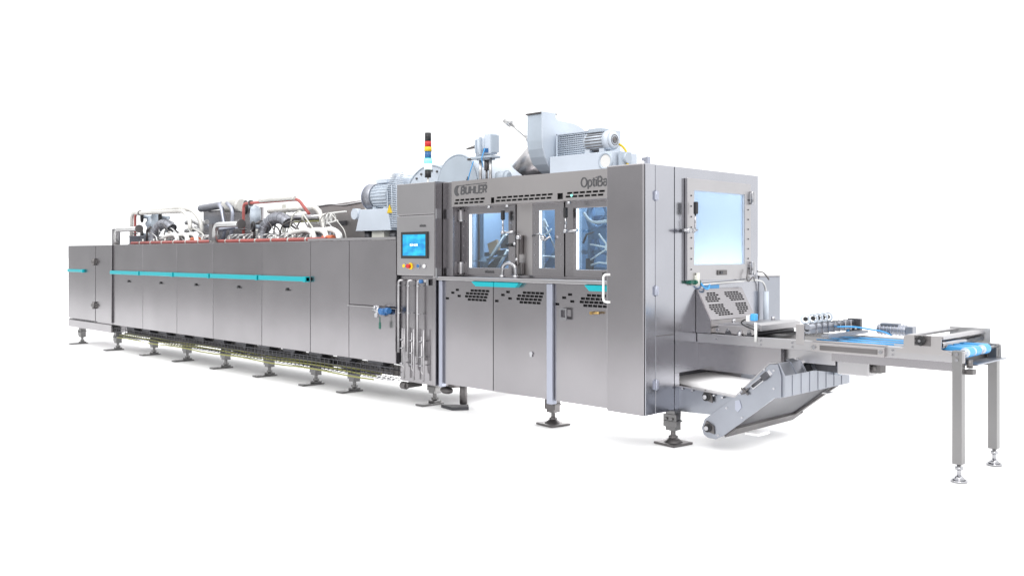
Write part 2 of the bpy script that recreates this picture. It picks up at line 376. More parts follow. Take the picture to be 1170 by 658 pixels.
# drain pipes hanging on cabinet
for i, x in enumerate((-3.235, -3.075, -2.915)):
    P_ = thing('drain_pipe', '%s of the three thin steel drain pipes down the control cabinet' % ('leftmost', 'middle', 'rightmost')[i], 'pipe', (x, .03, .3), 'drain pipes down the front of the control cabinet')
    z0 = (.56, .52, .49)[i]
    part('long_pipe', B().tube([(x+.05, .075, 1.325), (x, .02, 1.325), (x, .02, z0)], .0135, 12, fil=.03), 'steel_light', P_)
    part('return_pipe', B().tube([(x+.05, .03, z0+.26), (x+.05, .03, .42-.02*i), (x+.085, .03, .40-.02*i)], .008, 8, fil=.02).tube([(x+.085, .03, .82), (x+.085, .03, .29)], .009, 8), 'steel_light', P_)
    k = B()
    for z in (1.27, .98, z0+.05, .70, .45): k.ring((x+(.04 if z < .9 else 0), .03, z), (0, 0, 1), .02, .005, n=12)
    part('clamp', k, 'polished', P_)
part_m = thing('manifold_valve', 'small valve with blue knob on the pipe ledge beside the drain pipes', 'valve', (-2.86, .04, 1.33))
part('body', B().cyl((-2.90, .04, 1.325), (-2.76, .04, 1.325), .014).box(-2.78, -2.74, .02, .07, 1.28, 1.345), 'polished', part_m)
part('knob', B().cyl((-2.855, .04, 1.32), (-2.855, .0, 1.32), .02), 'bluep', part_m)
# ------------------------------------------------------------------ baking head
BH = thing('baking_station', 'tall steel baking station with lit glass doors above a worktop', 'machine', (-1.5, .9, .28))
# lower cabinet + shell
part('lower_carcass', B().box(-2.63, -.42, .125, 1.75, .29, 1.335), 'dark', BH)
part('worktop', B().box(-2.70, -.385, .04, .262, 1.338, 1.375), 'steel_light', BH, bev=.006)
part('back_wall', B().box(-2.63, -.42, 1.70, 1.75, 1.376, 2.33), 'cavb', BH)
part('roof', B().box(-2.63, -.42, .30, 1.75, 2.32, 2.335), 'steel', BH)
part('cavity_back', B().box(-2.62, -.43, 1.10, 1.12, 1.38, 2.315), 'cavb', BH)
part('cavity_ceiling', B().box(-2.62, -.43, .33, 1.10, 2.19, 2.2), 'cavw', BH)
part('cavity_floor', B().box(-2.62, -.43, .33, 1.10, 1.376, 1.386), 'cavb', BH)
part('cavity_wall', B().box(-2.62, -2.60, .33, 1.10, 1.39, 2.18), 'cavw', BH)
# front wall with door openings
part('front_wall', B().plate('y', -2.64, -.40, 1.376, 2.33, .275, .30, [(-2.37, -1.78, 1.45, 2.01), (-1.40, -1.18, 1.46, 2.02), (-.95, -.55, 1.45, 2.02)]), 'steel', BH)
part('end_column', B().box(-2.638, -2.485, .125, .274, 1.377, 2.33), 'steel', BH, bev=.004)
def door(x0, x1, z0, z1, wx0, wx1, wz0, wz1, label=None):
    d = part('glass_door', B().plate('y', x0, x1, z0, z1, .235, .270, [(wx0, wx1, wz0, wz1)]), 'steel', BH, label, bev=.004)
    part('pane', B().box(wx0-.012, wx1+.012, .271, .2745, wz0-.012, wz1+.012), 'glass', d)
    k = B(); n = 6
    for i in range(n):
        z = z0+.1+(z1-z0-.2)*i/(n-1)
        for x in (x0+.035, x1-.03): k.cyl((x, .235, z), (x, .229, z), .007, n=8)
    part('screw', k, 'polished', d)
    part('lit_frame_edge', B().box(wx0+.001, wx0+.007, .238, .268, wz0+.002, wz1-.002), 'led', d)  # glowing strip imitates the lit left reveal of the door
    return d
d1 = door(-2.478, -1.70, 1.395, 2.078, -2.358, -1.795, 1.465, 2.003)
d2 = door(-1.475, -1.075, 1.395, 2.085, -1.385, -1.188, 1.472, 2.007)
d3 = door(-.965, -.40, 1.395, 2.085, -.925, -.52, 1.462, 2.012)
part('closing_panel', B().box(-1.692, -1.483, .245, .272, 1.40, 2.08), 'fascia', BH, bev=.004)
part('closing_panel', B().box(-1.068, -.972, .245, .272, 1.40, 2.08), 'steel', BH, bev=.004)
for z in (1.99, 1.46): part('hinge', B().cyl((-2.455, .215, z-.06), (-2.455, .215, z+.06), .026).box(-2.50, -2.43, .20, .236, z-.045, z+.045), 'steel_light', BH, bev=.003)
for x in (-1.808, -1.00):
    o = part('lever_handle', B().cyl((x, .23, 1.81), (x, .17, 1.81), .016).cyl((x, .175, 1.80), (x, .175, 1.96), .009).cyl((x-.03, .19, 1.80), (x+.13, .19, 1.815), .013).ball((x, .175, 1.81), .022), 'polished', BH)
    part('grip', B().box(x-.017, x+.017, .16, .19, 1.93, 2.02), 'black', o, bev=.006)
part('lever_handle', B().cyl((-1.30, .24, 1.74), (-1.30, .19, 1.74), .018).tube([(-1.42, .185, 1.77), (-1.33, .18, 1.79), (-1.26, .18, 1.73), (-1.20, .185, 1.76)], .011, 8).ball((-1.28, .18, 1.75), .03), 'polished', BH)
k = B().cyl((-1.63, .24, 1.74), (-1.63, .20, 1.74), .03).box(-1.66, -1.60, .20, .24, 1.60, 1.78).cyl((-1.62, .19, 1.50), (-1.62, .19, 1.76), .014).box(-1.64, -1.58, .20, .24, 1.41, 1.52)
part('door_lock', k, 'dull', BH, bev=.004)
part('door_lock', B().cyl((-1.80, .22, 1.69), (-1.70, .20, 1.69), .016).box(-1.64, -1.59, .21, .245, 1.40, 1.47).box(-1.66, -1.64, .19, .245, 1.74, 1.78), 'black', BH)
part('door_lock', B().ball((-1.61, .19, 1.76), .028).ball((-1.66, .19, 1.70), .02).ball((-1.63, .19, 1.55), .02), 'polished', BH)
text('badge_lettering', 'BÜHLER', 'letter', BH, -2.12, .234, 1.415, .024, w=.13, bold=.02)
text('badge_lettering', 'BÜHLER', 'letter', BH, -.62, .234, 1.415, .026, w=.14, bold=.02)
# fascia
slots = []
for x0, x1 in ((-2.43, -1.93), (-1.83, -1.06), (-.93, -.42)):
    n = int((x1-x0)/.074)
    for r in range(2):
        for i in range(n):
            a = x0+.074*i+(.016 if r else 0); slots.append((a, a+.060, 2.100+.031*r, 2.118+.031*r))
blk = [(-1.895, -1.85, 2.09, 2.145), (-1.03, -.965, 2.09, 2.145)]
fa = part('fascia', B().plate('y', -2.47, -.395, 2.075, 2.330, .10, .112, slots+blk), 'fascia', BH)
part('fascia_end', B().box(-2.47, -2.458, .113, .274, 2.075, 2.33), 'steel_light', fa)
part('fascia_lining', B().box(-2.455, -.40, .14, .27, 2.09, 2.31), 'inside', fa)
part('fascia_underside', B().box(-2.455, -.40, .113, .274, 2.075, 2.086), 'fascia', fa)
k = B()
for c in ((-1.93, .11, 2.066), (-1.68, .11, 2.066), (-.90, .11, 2.066)): k.cyl(c, (c[0], c[1], 2.045), .02, n=10)
part('ceiling_stud', k, 'polished', BH)
part('signal_light', B().cyl((-.86, .10, 2.118), (-.86, .094, 2.118), .01, n=10), 'ledg', BH)
k = B(); crescent(k, -2.385, 2.232, .052, .096, .0995); k.prism([(-2.40, 2.278), (-1.955, 2.287), (-1.955, 2.294), (-2.385, 2.285)], 'y', .096, .0995)
part('emblem', k, 'letter', BH)
strokes('lettering', 'BÜHLER', 'letter', BH, -2.335, .0995, 2.198, .070, .385, .0165, .12)
strokes('lettering', 'OptiBa', 'letter', BH, -.752, .0995, 2.186, .078, .300, .0125)
# posts, lower doors
for x0, x1 in ((-2.625, -2.575), (-1.125, -1.055)):
    part('post', B().box(x0, x1, .055, .12, .255, 1.336), 'alu', BH, bev=.008)
def door_slots(x0, z1):
    out = []
    pat = ["  x   xxxxxx", " x   xxxxxx ", "   x xxxxxx ", "x     xxxxx ", "  x  xxxxx  "]
    for r, row in enumerate(pat[:4]):
        for c, ch in enumerate(row):
            if ch == 'x':
                a = x0+c*.055-r*.014; z = z1-r*.030
                out.append((a, a+.048, z-.022, z))
    return out
for x0, x1, s0 in ((-2.568, -1.852, -2.50), (-1.842, -1.132, -1.78), (-1.048, -.40, -1.0)):
    o = part('lower_door', B().plate('y', x0, x1, .29, 1.334, .085, .108, [h for h in door_slots(s0, 1.256) if h[1] < x1-.02]), 'steel', BH)
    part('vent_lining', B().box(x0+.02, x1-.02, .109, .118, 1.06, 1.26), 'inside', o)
part('grip', B().prism([(-2.10, 1.334), (-1.79, 1.334), (-1.79, 1.290), (-2.04, 1.290)], 'y', .03, .083), 'turq', BH)
part('grip', B().prism([(-1.78, 1.334), (-1.45, 1.334), (-1.50, 1.290), (-1.78, 1.290)], 'y', .03, .083), 'turq', BH)
part('grip', B().prism([(-.655, 1.334), (-.40, 1.334), (-.40, 1.285), (-.60, 1.285)], 'y', .03, .083), 'turq', BH)
o = part('lock', B().cyl((-1.335, .085, .69), (-1.335, .07, .69), .018, n=12).box(-1.347, -1.323, .072, .083, .66, .69), 'polished', BH)
part('bracket', B().plate('y', -.95, -.87, 1.02, 1.125, .04, .05, [(-.935, -.885, 1.045, 1.11)]).box(-.95, -.94, .05, .084, 1.02, 1.125), 'polished', BH)
part('door_stay', B().cyl((-.60, .06, 1.095), (-.50, .05, 1.10), .010).cyl((-.60, .084, 1.095), (-.60, .05, 1.095), .014), 'brass', BH)
leg(BH, -1.32, .36, .29, 'd', mm='dull')
o = part('leg', B().tube([(-2.60, .38, .28), (-2.54, .32, .24), (-2.55, .33, .06)], .04, 10, fil=.04), 'dull', BH)
part('foot_plate', B().prism([(-2.80, .24), (-2.58, .2), (-2.48, .34), (-2.60, .44)], 'z', .004, .035), 'dark', o)
# tap arch on worktop
solo('tap_arch', B().tube([(-1.80, .16, 1.376), (-1.80, .16, 1.44), (-1.79, .16, 1.49), (-1.74, .16, 1.515), (-1.68, .16, 1.515), (-1.63, .16, 1.49), (-1.62, .16, 1.44), (-1.62, .16, 1.376)], .018, 10, fil=.03).cyl((-1.80, .16, 1.376), (-1.80, .16, 1.40), .03).cyl((-1.62, .16, 1.376), (-1.62, .16, 1.40), .03), 'polished', 'bent chrome pipe arch standing on the worktop in front of the glass door', 'pipe', (-1.71, .16, 1.376))
# mechanism inside
G = thing('gripper_frame', 'slanted pale steel arms and rails behind the first glass door', 'machine part', (-2.2, .5, 1.386))
part('rail', B().tube([(-2.36, .42, 1.44), (-2.02, .42, 1.80)], .017, 8).tube([(-2.15, .42, 1.44), (-1.99, .42, 1.64)], .017, 8), 'pipe', G)
part('panel', B().prism([(-2.50, 1.39), (-2.20, 1.39), (-2.05, 1.56), (-2.05, 1.66), (-2.14, 1.64)], 'y', .50, .52), 'dark', G)
part('column', B().box(-2.43, -2.415, .42, .44, 1.386, 2.19), 'dark', G)
part('side_plate', B().box(-2.56, -2.45, .52, .53, 1.386, 2.19), 'cavw', G)
part('table', B().box(-2.50, -2.28, .42, .60, 1.525, 1.54).box(-2.46, -2.34, .45, .56, 1.54, 1.575).cyl((-2.40, .5, 1.386), (-2.40, .5, 1.56), .03), 'cavw', G)
part('beam', B().box(-2.50, -2.0, .56, .60, 1.60, 1.64, ('Y', -.1)).box(-2.30, -2.05, .62, .66, 1.66, 1.80).box(-2.28, -2.0, .40, .42, 1.56, 1.575, ('Y', -.15)), 'dull', G)
part('wafer_stack', B().box(-2.36, -2.22, .50, .53, 1.62, 1.73, ('Y', -.3)), mat('tan_plate', (.42, .28, .18), .6), G)
G = thing('guide_plate', 'bright bracket and tilted plates behind the narrow glass door', 'machine part', (-1.45, .5, 1.386))
part('bracket', B().prism([(-1.53, 1.86), (-1.43, 1.86), (-1.48, 1.94)], 'y', .40, .42).tube([(-1.56, .4, 1.76), (-1.42, .4, 1.80), (-1.38, .4, 1.84)], .009, 6), 'white', G)
part('plate', B().prism([(-1.62, 1.39), (-1.5, 1.39), (-1.36, 1.62), (-1.36, 1.72), (-1.56, 1.50)], 'y', .50, .52).box(-1.62, -1.55, .5, .6, 1.386, 1.9), 'cavb', G)
part('rod', B().tube([(-1.58, .45, 1.98), (-1.34, .45, 1.60)], .010, 6).tube([(-1.6, .45, 1.58), (-1.34, .45, 1.57)], .014, 6), 'pipe', G)
G = thing('plate_opener', 'white star shaped opener arms and curved bar behind the last glass door', 'machine part', (-.75, .5, 1.386))
k = B().cyl((-.70, .40, 1.66), (-.70, .50, 1.66), .032)
for a, l in ((125, .20), (95, .10), (170, .22), (215, .26), (262, .20), (318, .16), (30, .16)):
    t = math.radians(a); k.tube([(-.70, .42, 1.66), (-.70+l*math.cos(t), .42, 1.66+l*.75*math.sin(t))], .0085, 6)
k.tube([(-.90, .41, 1.50), (-.80, .41, 1.525), (-.66, .41, 1.51)], .009, 6)
part('star_arm', k, 'white', G)
part('curved_bar', B().tube([(-1.02, .45, 1.98), (-.96, .45, 1.91), (-.88, .45, 1.885), (-.74, .45, 1.90), (-.60, .45, 1.88)], .014, 8, fil=.05), 'white', G)
part('chain_wheel', B().ring((-.94, .56, 1.96), (0, 1, 0), .12, .03).ring((-.82, .60, 1.78), (0, 1, 0), .18, .02), 'cavb', G)
part('frame', B().box(-1.2, -.55, .62, .66, 1.60, 1.64).box(-1.10, -1.06, .6, .66, 1.386, 2.1).box(-1.0, -.6, .52, .58, 1.40, 1.48).box(-1.1, -.6, .64, .68, 1.80, 1.96).box(-.98, -.80, .50, .53, 1.74, 1.84), 'cavb', G)
part('hook', B().tube([(-1.02, .44, 1.70), (-.98, .44, 1.78), (-.90, .44, 1.80)], .01, 6).box(-1.04, -.96, .5, .52, 1.46, 1.56), 'dark', G)
# ------------------------------------------------------------------ end enclosure
EE = thing('end_enclosure', 'tall bright steel enclosure with a frosted window door at the outfeed end', 'cabinet', (-.2, .9, .28))
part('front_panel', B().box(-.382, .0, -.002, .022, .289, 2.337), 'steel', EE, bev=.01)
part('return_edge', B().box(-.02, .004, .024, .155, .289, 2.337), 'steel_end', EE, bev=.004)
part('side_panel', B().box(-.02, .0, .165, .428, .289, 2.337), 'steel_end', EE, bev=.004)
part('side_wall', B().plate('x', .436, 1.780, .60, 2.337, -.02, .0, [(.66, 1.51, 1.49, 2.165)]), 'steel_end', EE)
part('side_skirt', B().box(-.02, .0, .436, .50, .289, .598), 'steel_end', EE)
part('seam', B().box(.0, .004, .172, .420, .925, .931), 'dull', EE)
part('top_panel', B().box(-.382, -.023, .024, 1.78, 2.322, 2.335), 'steel_light', EE)
part('left_wall', B().box(-.382, -.368, .024, 1.78, .60, 2.320), 'cavp', EE)
part('rear_wall', B().box(-.366, -.022, 1.765, 1.78, .60, 2.320), 'cavp', EE)
part('inner_floor', B().box(-.366, -.022, .03, 1.76, 1.30, 1.312), 'cavp', EE)
part('lower_rear', B().box(-.56, -.54, .10, 1.78, .29, .598), 'dark', EE)
part('underside', B().box(-.54, -.022, .45, 1.78, .598, .612), 'dull', EE)
for z in (2.08, .53, 1.30): part('hinge', B().box(.0, .016, .135, .19, z-.035, z+.035).cyl((.012, .16, z-.045), (.012, .16, z+.045), .008), 'alu', EE)
wd = part('window_door', B().plate('x', .575, 1.60, 1.375, 2.25, .003, .032, [(.680, 1.495, 1.507, 2.150)]), 'steel_light', EE, bev=.004)
part('pane', B().box(-.006, .0, .665, 1.505, 1.495, 2.160), 'frost', wd)
part('gasket', B().plate('x', .676, 1.499, 1.503, 2.154, .012, .020, [(.686, 1.489, 1.513, 2.144)]), 'paint_w', wd)
for z in (2.12, 1.47):
    part('hinge', B().cyl((.05, 1.60, z-.06), (.05, 1.60, z+.06), .024).box(.004, .05, 1.56, 1.66, z-.045, z+.045), 'polished', wd, bev=.003)
o = part('lever_handle', B().cyl((.03, .56, 1.80), (.08, .56, 1.80), .018).cyl((.07, .46, 1.80), (.07, .66, 1.805), .011).cyl((.08, .62, 1.80), (.08, .62, 1.95), .008).ball((.07, .53, 1.80), .024).ball((.07, .61, 1.80), .02), 'polished', wd)
part('grip', B().box(.07, .10, .603, .638, 1.94, 2.045), 'black', o, bev=.006)
k = B()
for i in range(8):
    z = 1.47+.09*i
    k.cyl((.032, 1.55, z), (.037, 1.55, z), .007, n=8).cyl((.032, .63, z), (.037, .63, z), .007, n=8)
part('screw', k, 'dark', wd)
part('lock_plate', B().box(.032, .042, 1.03, 1.18, 1.415, 1.46), 'dull', wd, bev=.004)
part('key', B().box(.042, .05, 1.06, 1.10, 1.425, 1.45), 'dark', wd)
part('grab_handle', B().tube([(-.34, .0, 1.43), (-.40, -.02, 1.43), (-.40, -.02, 1.20), (-.34, .0, 1.20)], .010, 8, fil=.04), 'white', EE)
leg(EE, -.02, .44, .289, 'd')
solo('roof_fitting', B().cyl((-.16, .25, 2.336), (-.16, .25, 2.40), .015).box(-.19, -.15, .23, .27, 2.385, 2.41).box(-.15, -.13, .23, .27, 2.336, 2.415), 'alu', 'small grey pipe fitting on top of the end enclosure', 'fitting', (-.16, .25, 2.336))
# conduit under the window
CD = thing('conduit', 'pale cable conduit with green fitting running below the frosted window', 'conduit', (.03, 1.2, 1.3))
part('pipe', B().tube([(.03, .80, 1.335), (.03, 1.70, 1.36), (.04, 1.80, 1.345), (.05, 1.84, 1.27), (.05, 1.84, .95)], .010, 8, fil=.08), 'pipe', CD)
part('sleeve', B().tube([(.05, 1.84, 1.25), (.05, 1.84, .95)], .026, 10), 'paint_w', CD)
part('fitting', B().box(.0, .05, .60, .66, 1.348, 1.378).cyl((.04, .66, 1.36), (.04, .74, 1.36), .02), 'green', CD)
part('valve', B().box(.0, .05, .68, .73, 1.33, 1.42).cyl((.05, .705, 1.34), (.05, .705, 1.44), .016), 'cream', CD)
part('air_line', B().tube([(.04, .74, 1.37), (.05, .80, 1.31), (.05, .86, 1.29), (.04, .90, 1.335)], .008, 6, fil=.05).box(.0, .01, .88, 1.10, 1.25, 1.33), 'blue', CD)
part('wire', B().tube([(.06, 1.50, 1.46), (.07, 1.46, 1.38), (.05, 1.52, 1.34), (.06, 1.6, 1.40), (.05, 1.63, 1.35)], .006, 6, fil=.04).tube([(.04, 1.70, 1.44), (.05, 1.80, 1.43), (.07, 1.86, 1.36)], .007, 6, fil=.04), 'dull', CD)
RB = thing('rear_cabinet', 'plain grey steel box standing behind the end enclosure', 'cabinet', (-.5, 2.0, .6))
part('body', B().box(-.9, .0, 1.80, 2.20, .60, 1.385), 'tray', RB, bev=.006)
part('lid', B().box(-.91, .012, 1.79, 2.215, 1.386, 1.398), 'steel_light', RB)
# ------------------------------------------------------------------ guard hood
GH = thing('guard_hood', 'slanted steel guard hood with slotted grille over the conveyor entry', 'guard', (.05, 1.1, .92))
part('side_cheek', B().prism([(.004, 1.295), (.012, 1.295), (.15, 1.035), (.15, .925), (.004, .925)], 'y', .745, .752), 'steel', GH)
part('side_cheek', B().prism([(.004, 1.295), (.012, 1.295), (.15, 1.035), (.15, .925), (.004, .925)], 'y', 1.465, 1.472), 'steel', GH)
gl = []
for r in range(12):
    for c in range(13):
        y = .800+c*.047+(.010 if r % 2 else 0); z = .035+r*.019
        dx = (y+.018-1.11)/.30; dz = (z-.145)/.125
        if dx*dx+dz*dz > 1.25 or r == 6: continue
        if abs(y+.018-1.11+(z-.145)*.5) < .045+.05*(1-abs(dz)): continue
        gl.append((y, y+.040, z, z+.0135))
k = B().plate('x', .753, 1.464, 0, .294, 0, .006, gl)
ang = math.atan2(.138, .26)
k.xf(Matrix.Translation((.15, 0, 1.035))@Matrix.Rotation(-ang, 4, 'Y')); part('grille', k, 'steel', GH)
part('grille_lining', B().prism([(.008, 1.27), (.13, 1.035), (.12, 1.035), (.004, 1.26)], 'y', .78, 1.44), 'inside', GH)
part('front_skirt', B().box(.145, .152, .753, 1.464, .925, 1.034), 'fascia', GH)
# ------------------------------------------------------------------ outfeed conveyor
OC = thing('outfeed_conveyor', 'steel outfeed conveyor table with blue round belts on two long legs', 'conveyor', (1.2, 1.15, .7))
part('side_rail', B().box(.004, 2.20, .76, .775, .84, .920).box(.004, 2.20, .775, .81, .905, .920), 'steel_light', OC, bev=.003)
part('side_rail', B().box(.004, 2.20, 1.53, 1.545, .80, .920), 'pipe', OC, bev=.003)
part('lower_channel', B().box(1.22, 2.14, .778, .80, .775, .845), 'steel', OC)
part('lower_channel', B().box(.80, 2.14, 1.50, 1.525, .76, .82), 'dull', OC)
part('cross_member', B().box(.3, .36, .80, 1.52, .80, .86).box(1.7, 1.76, .80, 1.52, .80, .86).box(2.06, 2.10, .80, 1.52, .80, .85), 'dull', OC)
part('side_sheet', B().box(-.02, .790, .778, .782, .605, .845), 'steel', OC)
part('far_sheet', B().box(-.53, .72, 1.575, 1.579, .40, .80), 'steel', OC)
part('inner_channel', B().box(.792, 1.22, .84, .86, .735, .838), 'steel_light', OC)
part('inner_sheet', B().box(.70, 1.22, 1.0, 1.004, .66, .85), 'dark', OC)
part('bed_plate', B().box(.02, 1.0, .815, 1.50, .880, .889).box(1.60, 2.02, .815, 1.50, .880, .889), 'dull', OC)
part('slider_plate', B().box(1.001, 1.599, .815, 1.50, .878, .886), 'pipe', OC)
sr = part('rail_cover', B().box(1.07, 1.65, .725, .757, .842, .912).box(1.07, 1.65, .757, .80, .921, .926), 'fascia', OC, bev=.003)
part('inset', B().box(1.15, 1.60, .720, .724, .858, .895), 'dull', sr); part('screw', B().cyl((1.10, .724, .878), (1.10, .716, .878), .018).cyl((1.625, .724, .878), (1.625, .716, .878), .014), 'polished', sr)
for x, y in ((2.15, .80), (2.15, 1.53)):
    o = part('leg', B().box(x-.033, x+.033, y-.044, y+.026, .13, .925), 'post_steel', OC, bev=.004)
    part('foot', B().cyl((x, y, .02), (x, y, .13), .015).cyl((x, y, .09), (x, y, .11), .028, n=6).cyl((x, y, .003), (x, y, .016), .055).cyl((x, y, .016), (x, y, .045), .045, .02), 'polished', o)
for x, z in ((.2, .88), (.62, .862), (.62, .895), (.90, .862), (.90, .895), (1.70, .862), (1.70, .895)): part('bolt', B().cyl((x, .76, z), (x, .753, z), .009, n=8), 'polished', OC)
for x, z in ((2.15, .86), (2.15, .90)): part('bolt', B().cyl((x, .755, z), (x, .745, z), .012, n=8), 'polished', OC)
for i in range(4):
    y = .87+i*.18
    part('belt', B().tube([(.96, y, .906), (1.25, y+.03*math.sin(i*3), .909), (1.58, y+.02, .906)], .0062, 8), 'blue', OC)
for y in (.84, .975, 1.17):
    k = B(); pts = []
    for j in range(11): t = PI/2-PI*j/10; pts.append((2.175+.037*math.cos(t), .907+.037*math.sin(t)))
    for j in range(11): t = 3*PI/2-PI*j/10; pts.append((2.03+.037*math.cos(t), .907+.037*math.sin(t)))
    o = part('end_belt', k.prism(pts, 'y', y+.008, y+.10), 'blue', OC)
    part('pulley', B().cyl((2.175, y, .907), (2.175, y+.108, .907), .034, n=28).cyl((2.175, y-.012, .907), (2.175, y, .907), .012, .02, n=20), 'paint_w', o)
part('end_roller', B().cyl((2.175, .78, .907), (2.175, 1.525, .907), .012, n=24), 'polished', OC)
part('return_tray', B().prism([(2.02, .80), (2.24, .815), (2.24, .825), (2.02, .81)], 'y', .90, 1.52), 'tray', OC)
part('drive_box', B().box(1.235, 1.49, .83, .98, .672, .835), 'steel_light', OC, bev=.01)
part('drive_boss', B().cyl((1.49, .91, .74), (1.53, .91, .74), .045).box(1.49, 1.56, .87, .97, .70, .77), 'dull', OC)
part('clip', B().cyl((2.20, .86, .80), (2.20, .86, .86), .022).box(2.18, 2.23, .83, .90, .755, .79), 'dull', OC)
GM = thing('gear_motor', 'small silver gear motor lying behind the blue belts', 'motor', (1.45, 1.65, .93))
part('barrel', B().cyl((1.22, 1.62, .975), (1.46, 1.62, .975), .042, n=20).box(1.46, 1.52, 1.58, 1.66, .93, 1.01).box(1.25, 1.40, 1.585, 1.655, 1.01, 1.03), 'tray', GM, bev=.004)
k = B()
for i in range(7): k.ring((1.25+.03*i, 1.62, .975), (1, 0, 0), .044, .004, n=20)
part('fin', k, 'alu', GM)
part('cable', B().tube([(1.1, 1.6, .93), (1.02, 1.55, 1.0), (.90, 1.5, 1.03)], .012, 6, fil=.1), 'white', GM)
# fork bracket
FB = thing('belt_tensioner', 'steel bridge bracket with black knob across the conveyor end', 'bracket', (1.92, 1.2, .92))
part('near_plate', B().prism([(1.785, .925), (1.785, 1.005), (1.82, 1.020), (2.05, 1.020), (2.05, .925), (2.12, .905), (2.12, .885), (1.73, .885), (1.73, .900)], 'y', .744, .757), 'fascia', FB, bev=.002)
part('knob_plate', B().box(1.865, 1.975, .736, .743, .945, 1.018), 'dull', FB)
kn = B().cyl((1.915, .735, .982), (1.915, .705, .982), .030)
for a in range(5): t = 2*PI*a/5; kn.cyl((1.915+.025*math.cos(t), .722, .982+.025*math.sin(t)), (1.915+.025*math.cos(t), .70, .982+.025*math.sin(t)), .013, n=10)
part('knob', kn, 'black', FB)
part('knob_screw', B().cyl((1.915, .70, .982), (1.915, .695, .982), .010), 'polished', FB)
part('cross_bar', B().box(1.80, 1.865, .76, 1.60, 1.004, 1.018), 'steel_light', FB)
part('cross_bar', B().box(1.99, 2.06, .76, 1.60, .995, 1.015), 'steel_light', FB)
part('shaft', B().cyl((1.93, .76, .975), (1.93, 1.58, .975), .02).cyl((2.03, .77, .955), (2.03, 1.58, .955), .026), 'polished', FB)
part('far_plate', B().box(1.80, 2.10, 1.60, 1.612, .90, 1.03), 'pipe', FB)
# pressing unit
PU = thing('pressing_cover', 'flat steel cover box lying across the conveyor next to the grille hood', 'cover', (.38, 1.1, .9))
part('cover', B().prism([(.16, .955), (.16, .985), (.20, 1.010), (.55, 1.030), (.60, 1.015), (.60, .965)], 'y', .80, 1.46), 'steel_light', PU, bev=.004)
part('end_plate', B().prism([(.15, .93), (.14, .97), (.17, 1.0), (.50, 1.0), (.56, .985), (.57, .95), (.52, .925)], 'y', .782, .796), 'fascia', PU, bev=.004)
part('shaft', B().cyl((.30, .78, .93), (.30, 1.5, .93), .03).cyl((.50, .78, .935), (.50, 1.5, .935), .022), 'dark', PU)
for x, z in ((.2, .955), (.30, .96), (.42, .955), (.5, .96)): part('screw', B().cyl((x, .782, z), (x, .770, z), .014, n=10), 'polished', PU)
for x, y, z in ((.25, .95, 1.008), (.40, 1.35, 1.018)): part('knob', B().cyl((x, y, z), (x, y, z+.035), .018, n=12), 'polished', PU)
part('ball_joint', B().ball((.42, .765, .935), .022), 'polished', PU)
part('wire', B().tube([(.20, .775, .985), (.14, .76, .97), (.145, .76, .93)], .005, 6, fil=.03).tube([(.47, .77, 1.06), (.42, .77, 1.03), (.48, .765, 1.0), (.56, .765, .98), (.565, .765, .93)], .006, 6, fil=.03), 'black', PU)
SN = thing('belt_sensor', 'small blue sensor on a thin white post beside the conveyor', 'sensor', (.57, .74, .84))
part('post', B().cyl((.575, .755, .88), (.575, .755, 1.04), .012), 'white', SN)
part('head', B().box(.49, .52, .75, .80, 1.045, 1.095), 'white', SN); part('lens', B().box(.525, .575, .75, .80, 1.05, 1.11), 'blue', SN, bev=.01)
# roller unit
RU = thing('roller_bridge', 'grey roller bridge with a row of ring springs above the blue belts', 'rollers', (1.0, 1.1, .92))
part('bracket', B().box(.93, 1.0, .757, .77, .885, 1.035).box(.93, 1.0, .757, .80, 1.035, 1.045), 'fascia', RU, bev=.003)
part('beam', B().cyl((1.02, .77, 1.02), (1.02, 1.56, 1.02), .028, n=16).box(1.0, 1.05, .77, 1.56, .975, 1.005), 'tray', RU)
part('beam', B().box(1.10, 1.16, .85, 1.56, .94, .965), 'tray', RU)
for i in range(7):
    y = .86+i*.10
    part('clamp', B().box(.99, 1.056, y, y+.012, .965, 1.052), 'polished', RU)
for i in range(5):
    y = .82+i*.085+(.04 if i > 0 else 0)
    o = part('ring_spring', B().ring((.98, y, 1.085), (0.5, -1, 0), .034, .009, n=18), 'paint_w', RU); part('stem', B().cyl((.98, y, 1.03), (.98, y, 1.06), .008, n=8), 'black', o)
    part('core', B().cyl((.975, y+.008, 1.085), (.985, y-.006, 1.085), .018, n=14), 'black', o)
part('end_block', B().box(.98, 1.09, 1.562, 1.60, .93, 1.055), 'dark', RU)
part('air_line', B().tube([(1.03, 1.45, .93), (1.03, 1.47, 1.0)], .014, 8).tube([(1.0, 1.2, 1.0), (1.15, 1.3, 1.01), (1.3, 1.55, .96), (1.34, 1.6, .93)], .007, 6, fil=.1), 'blue', RU)
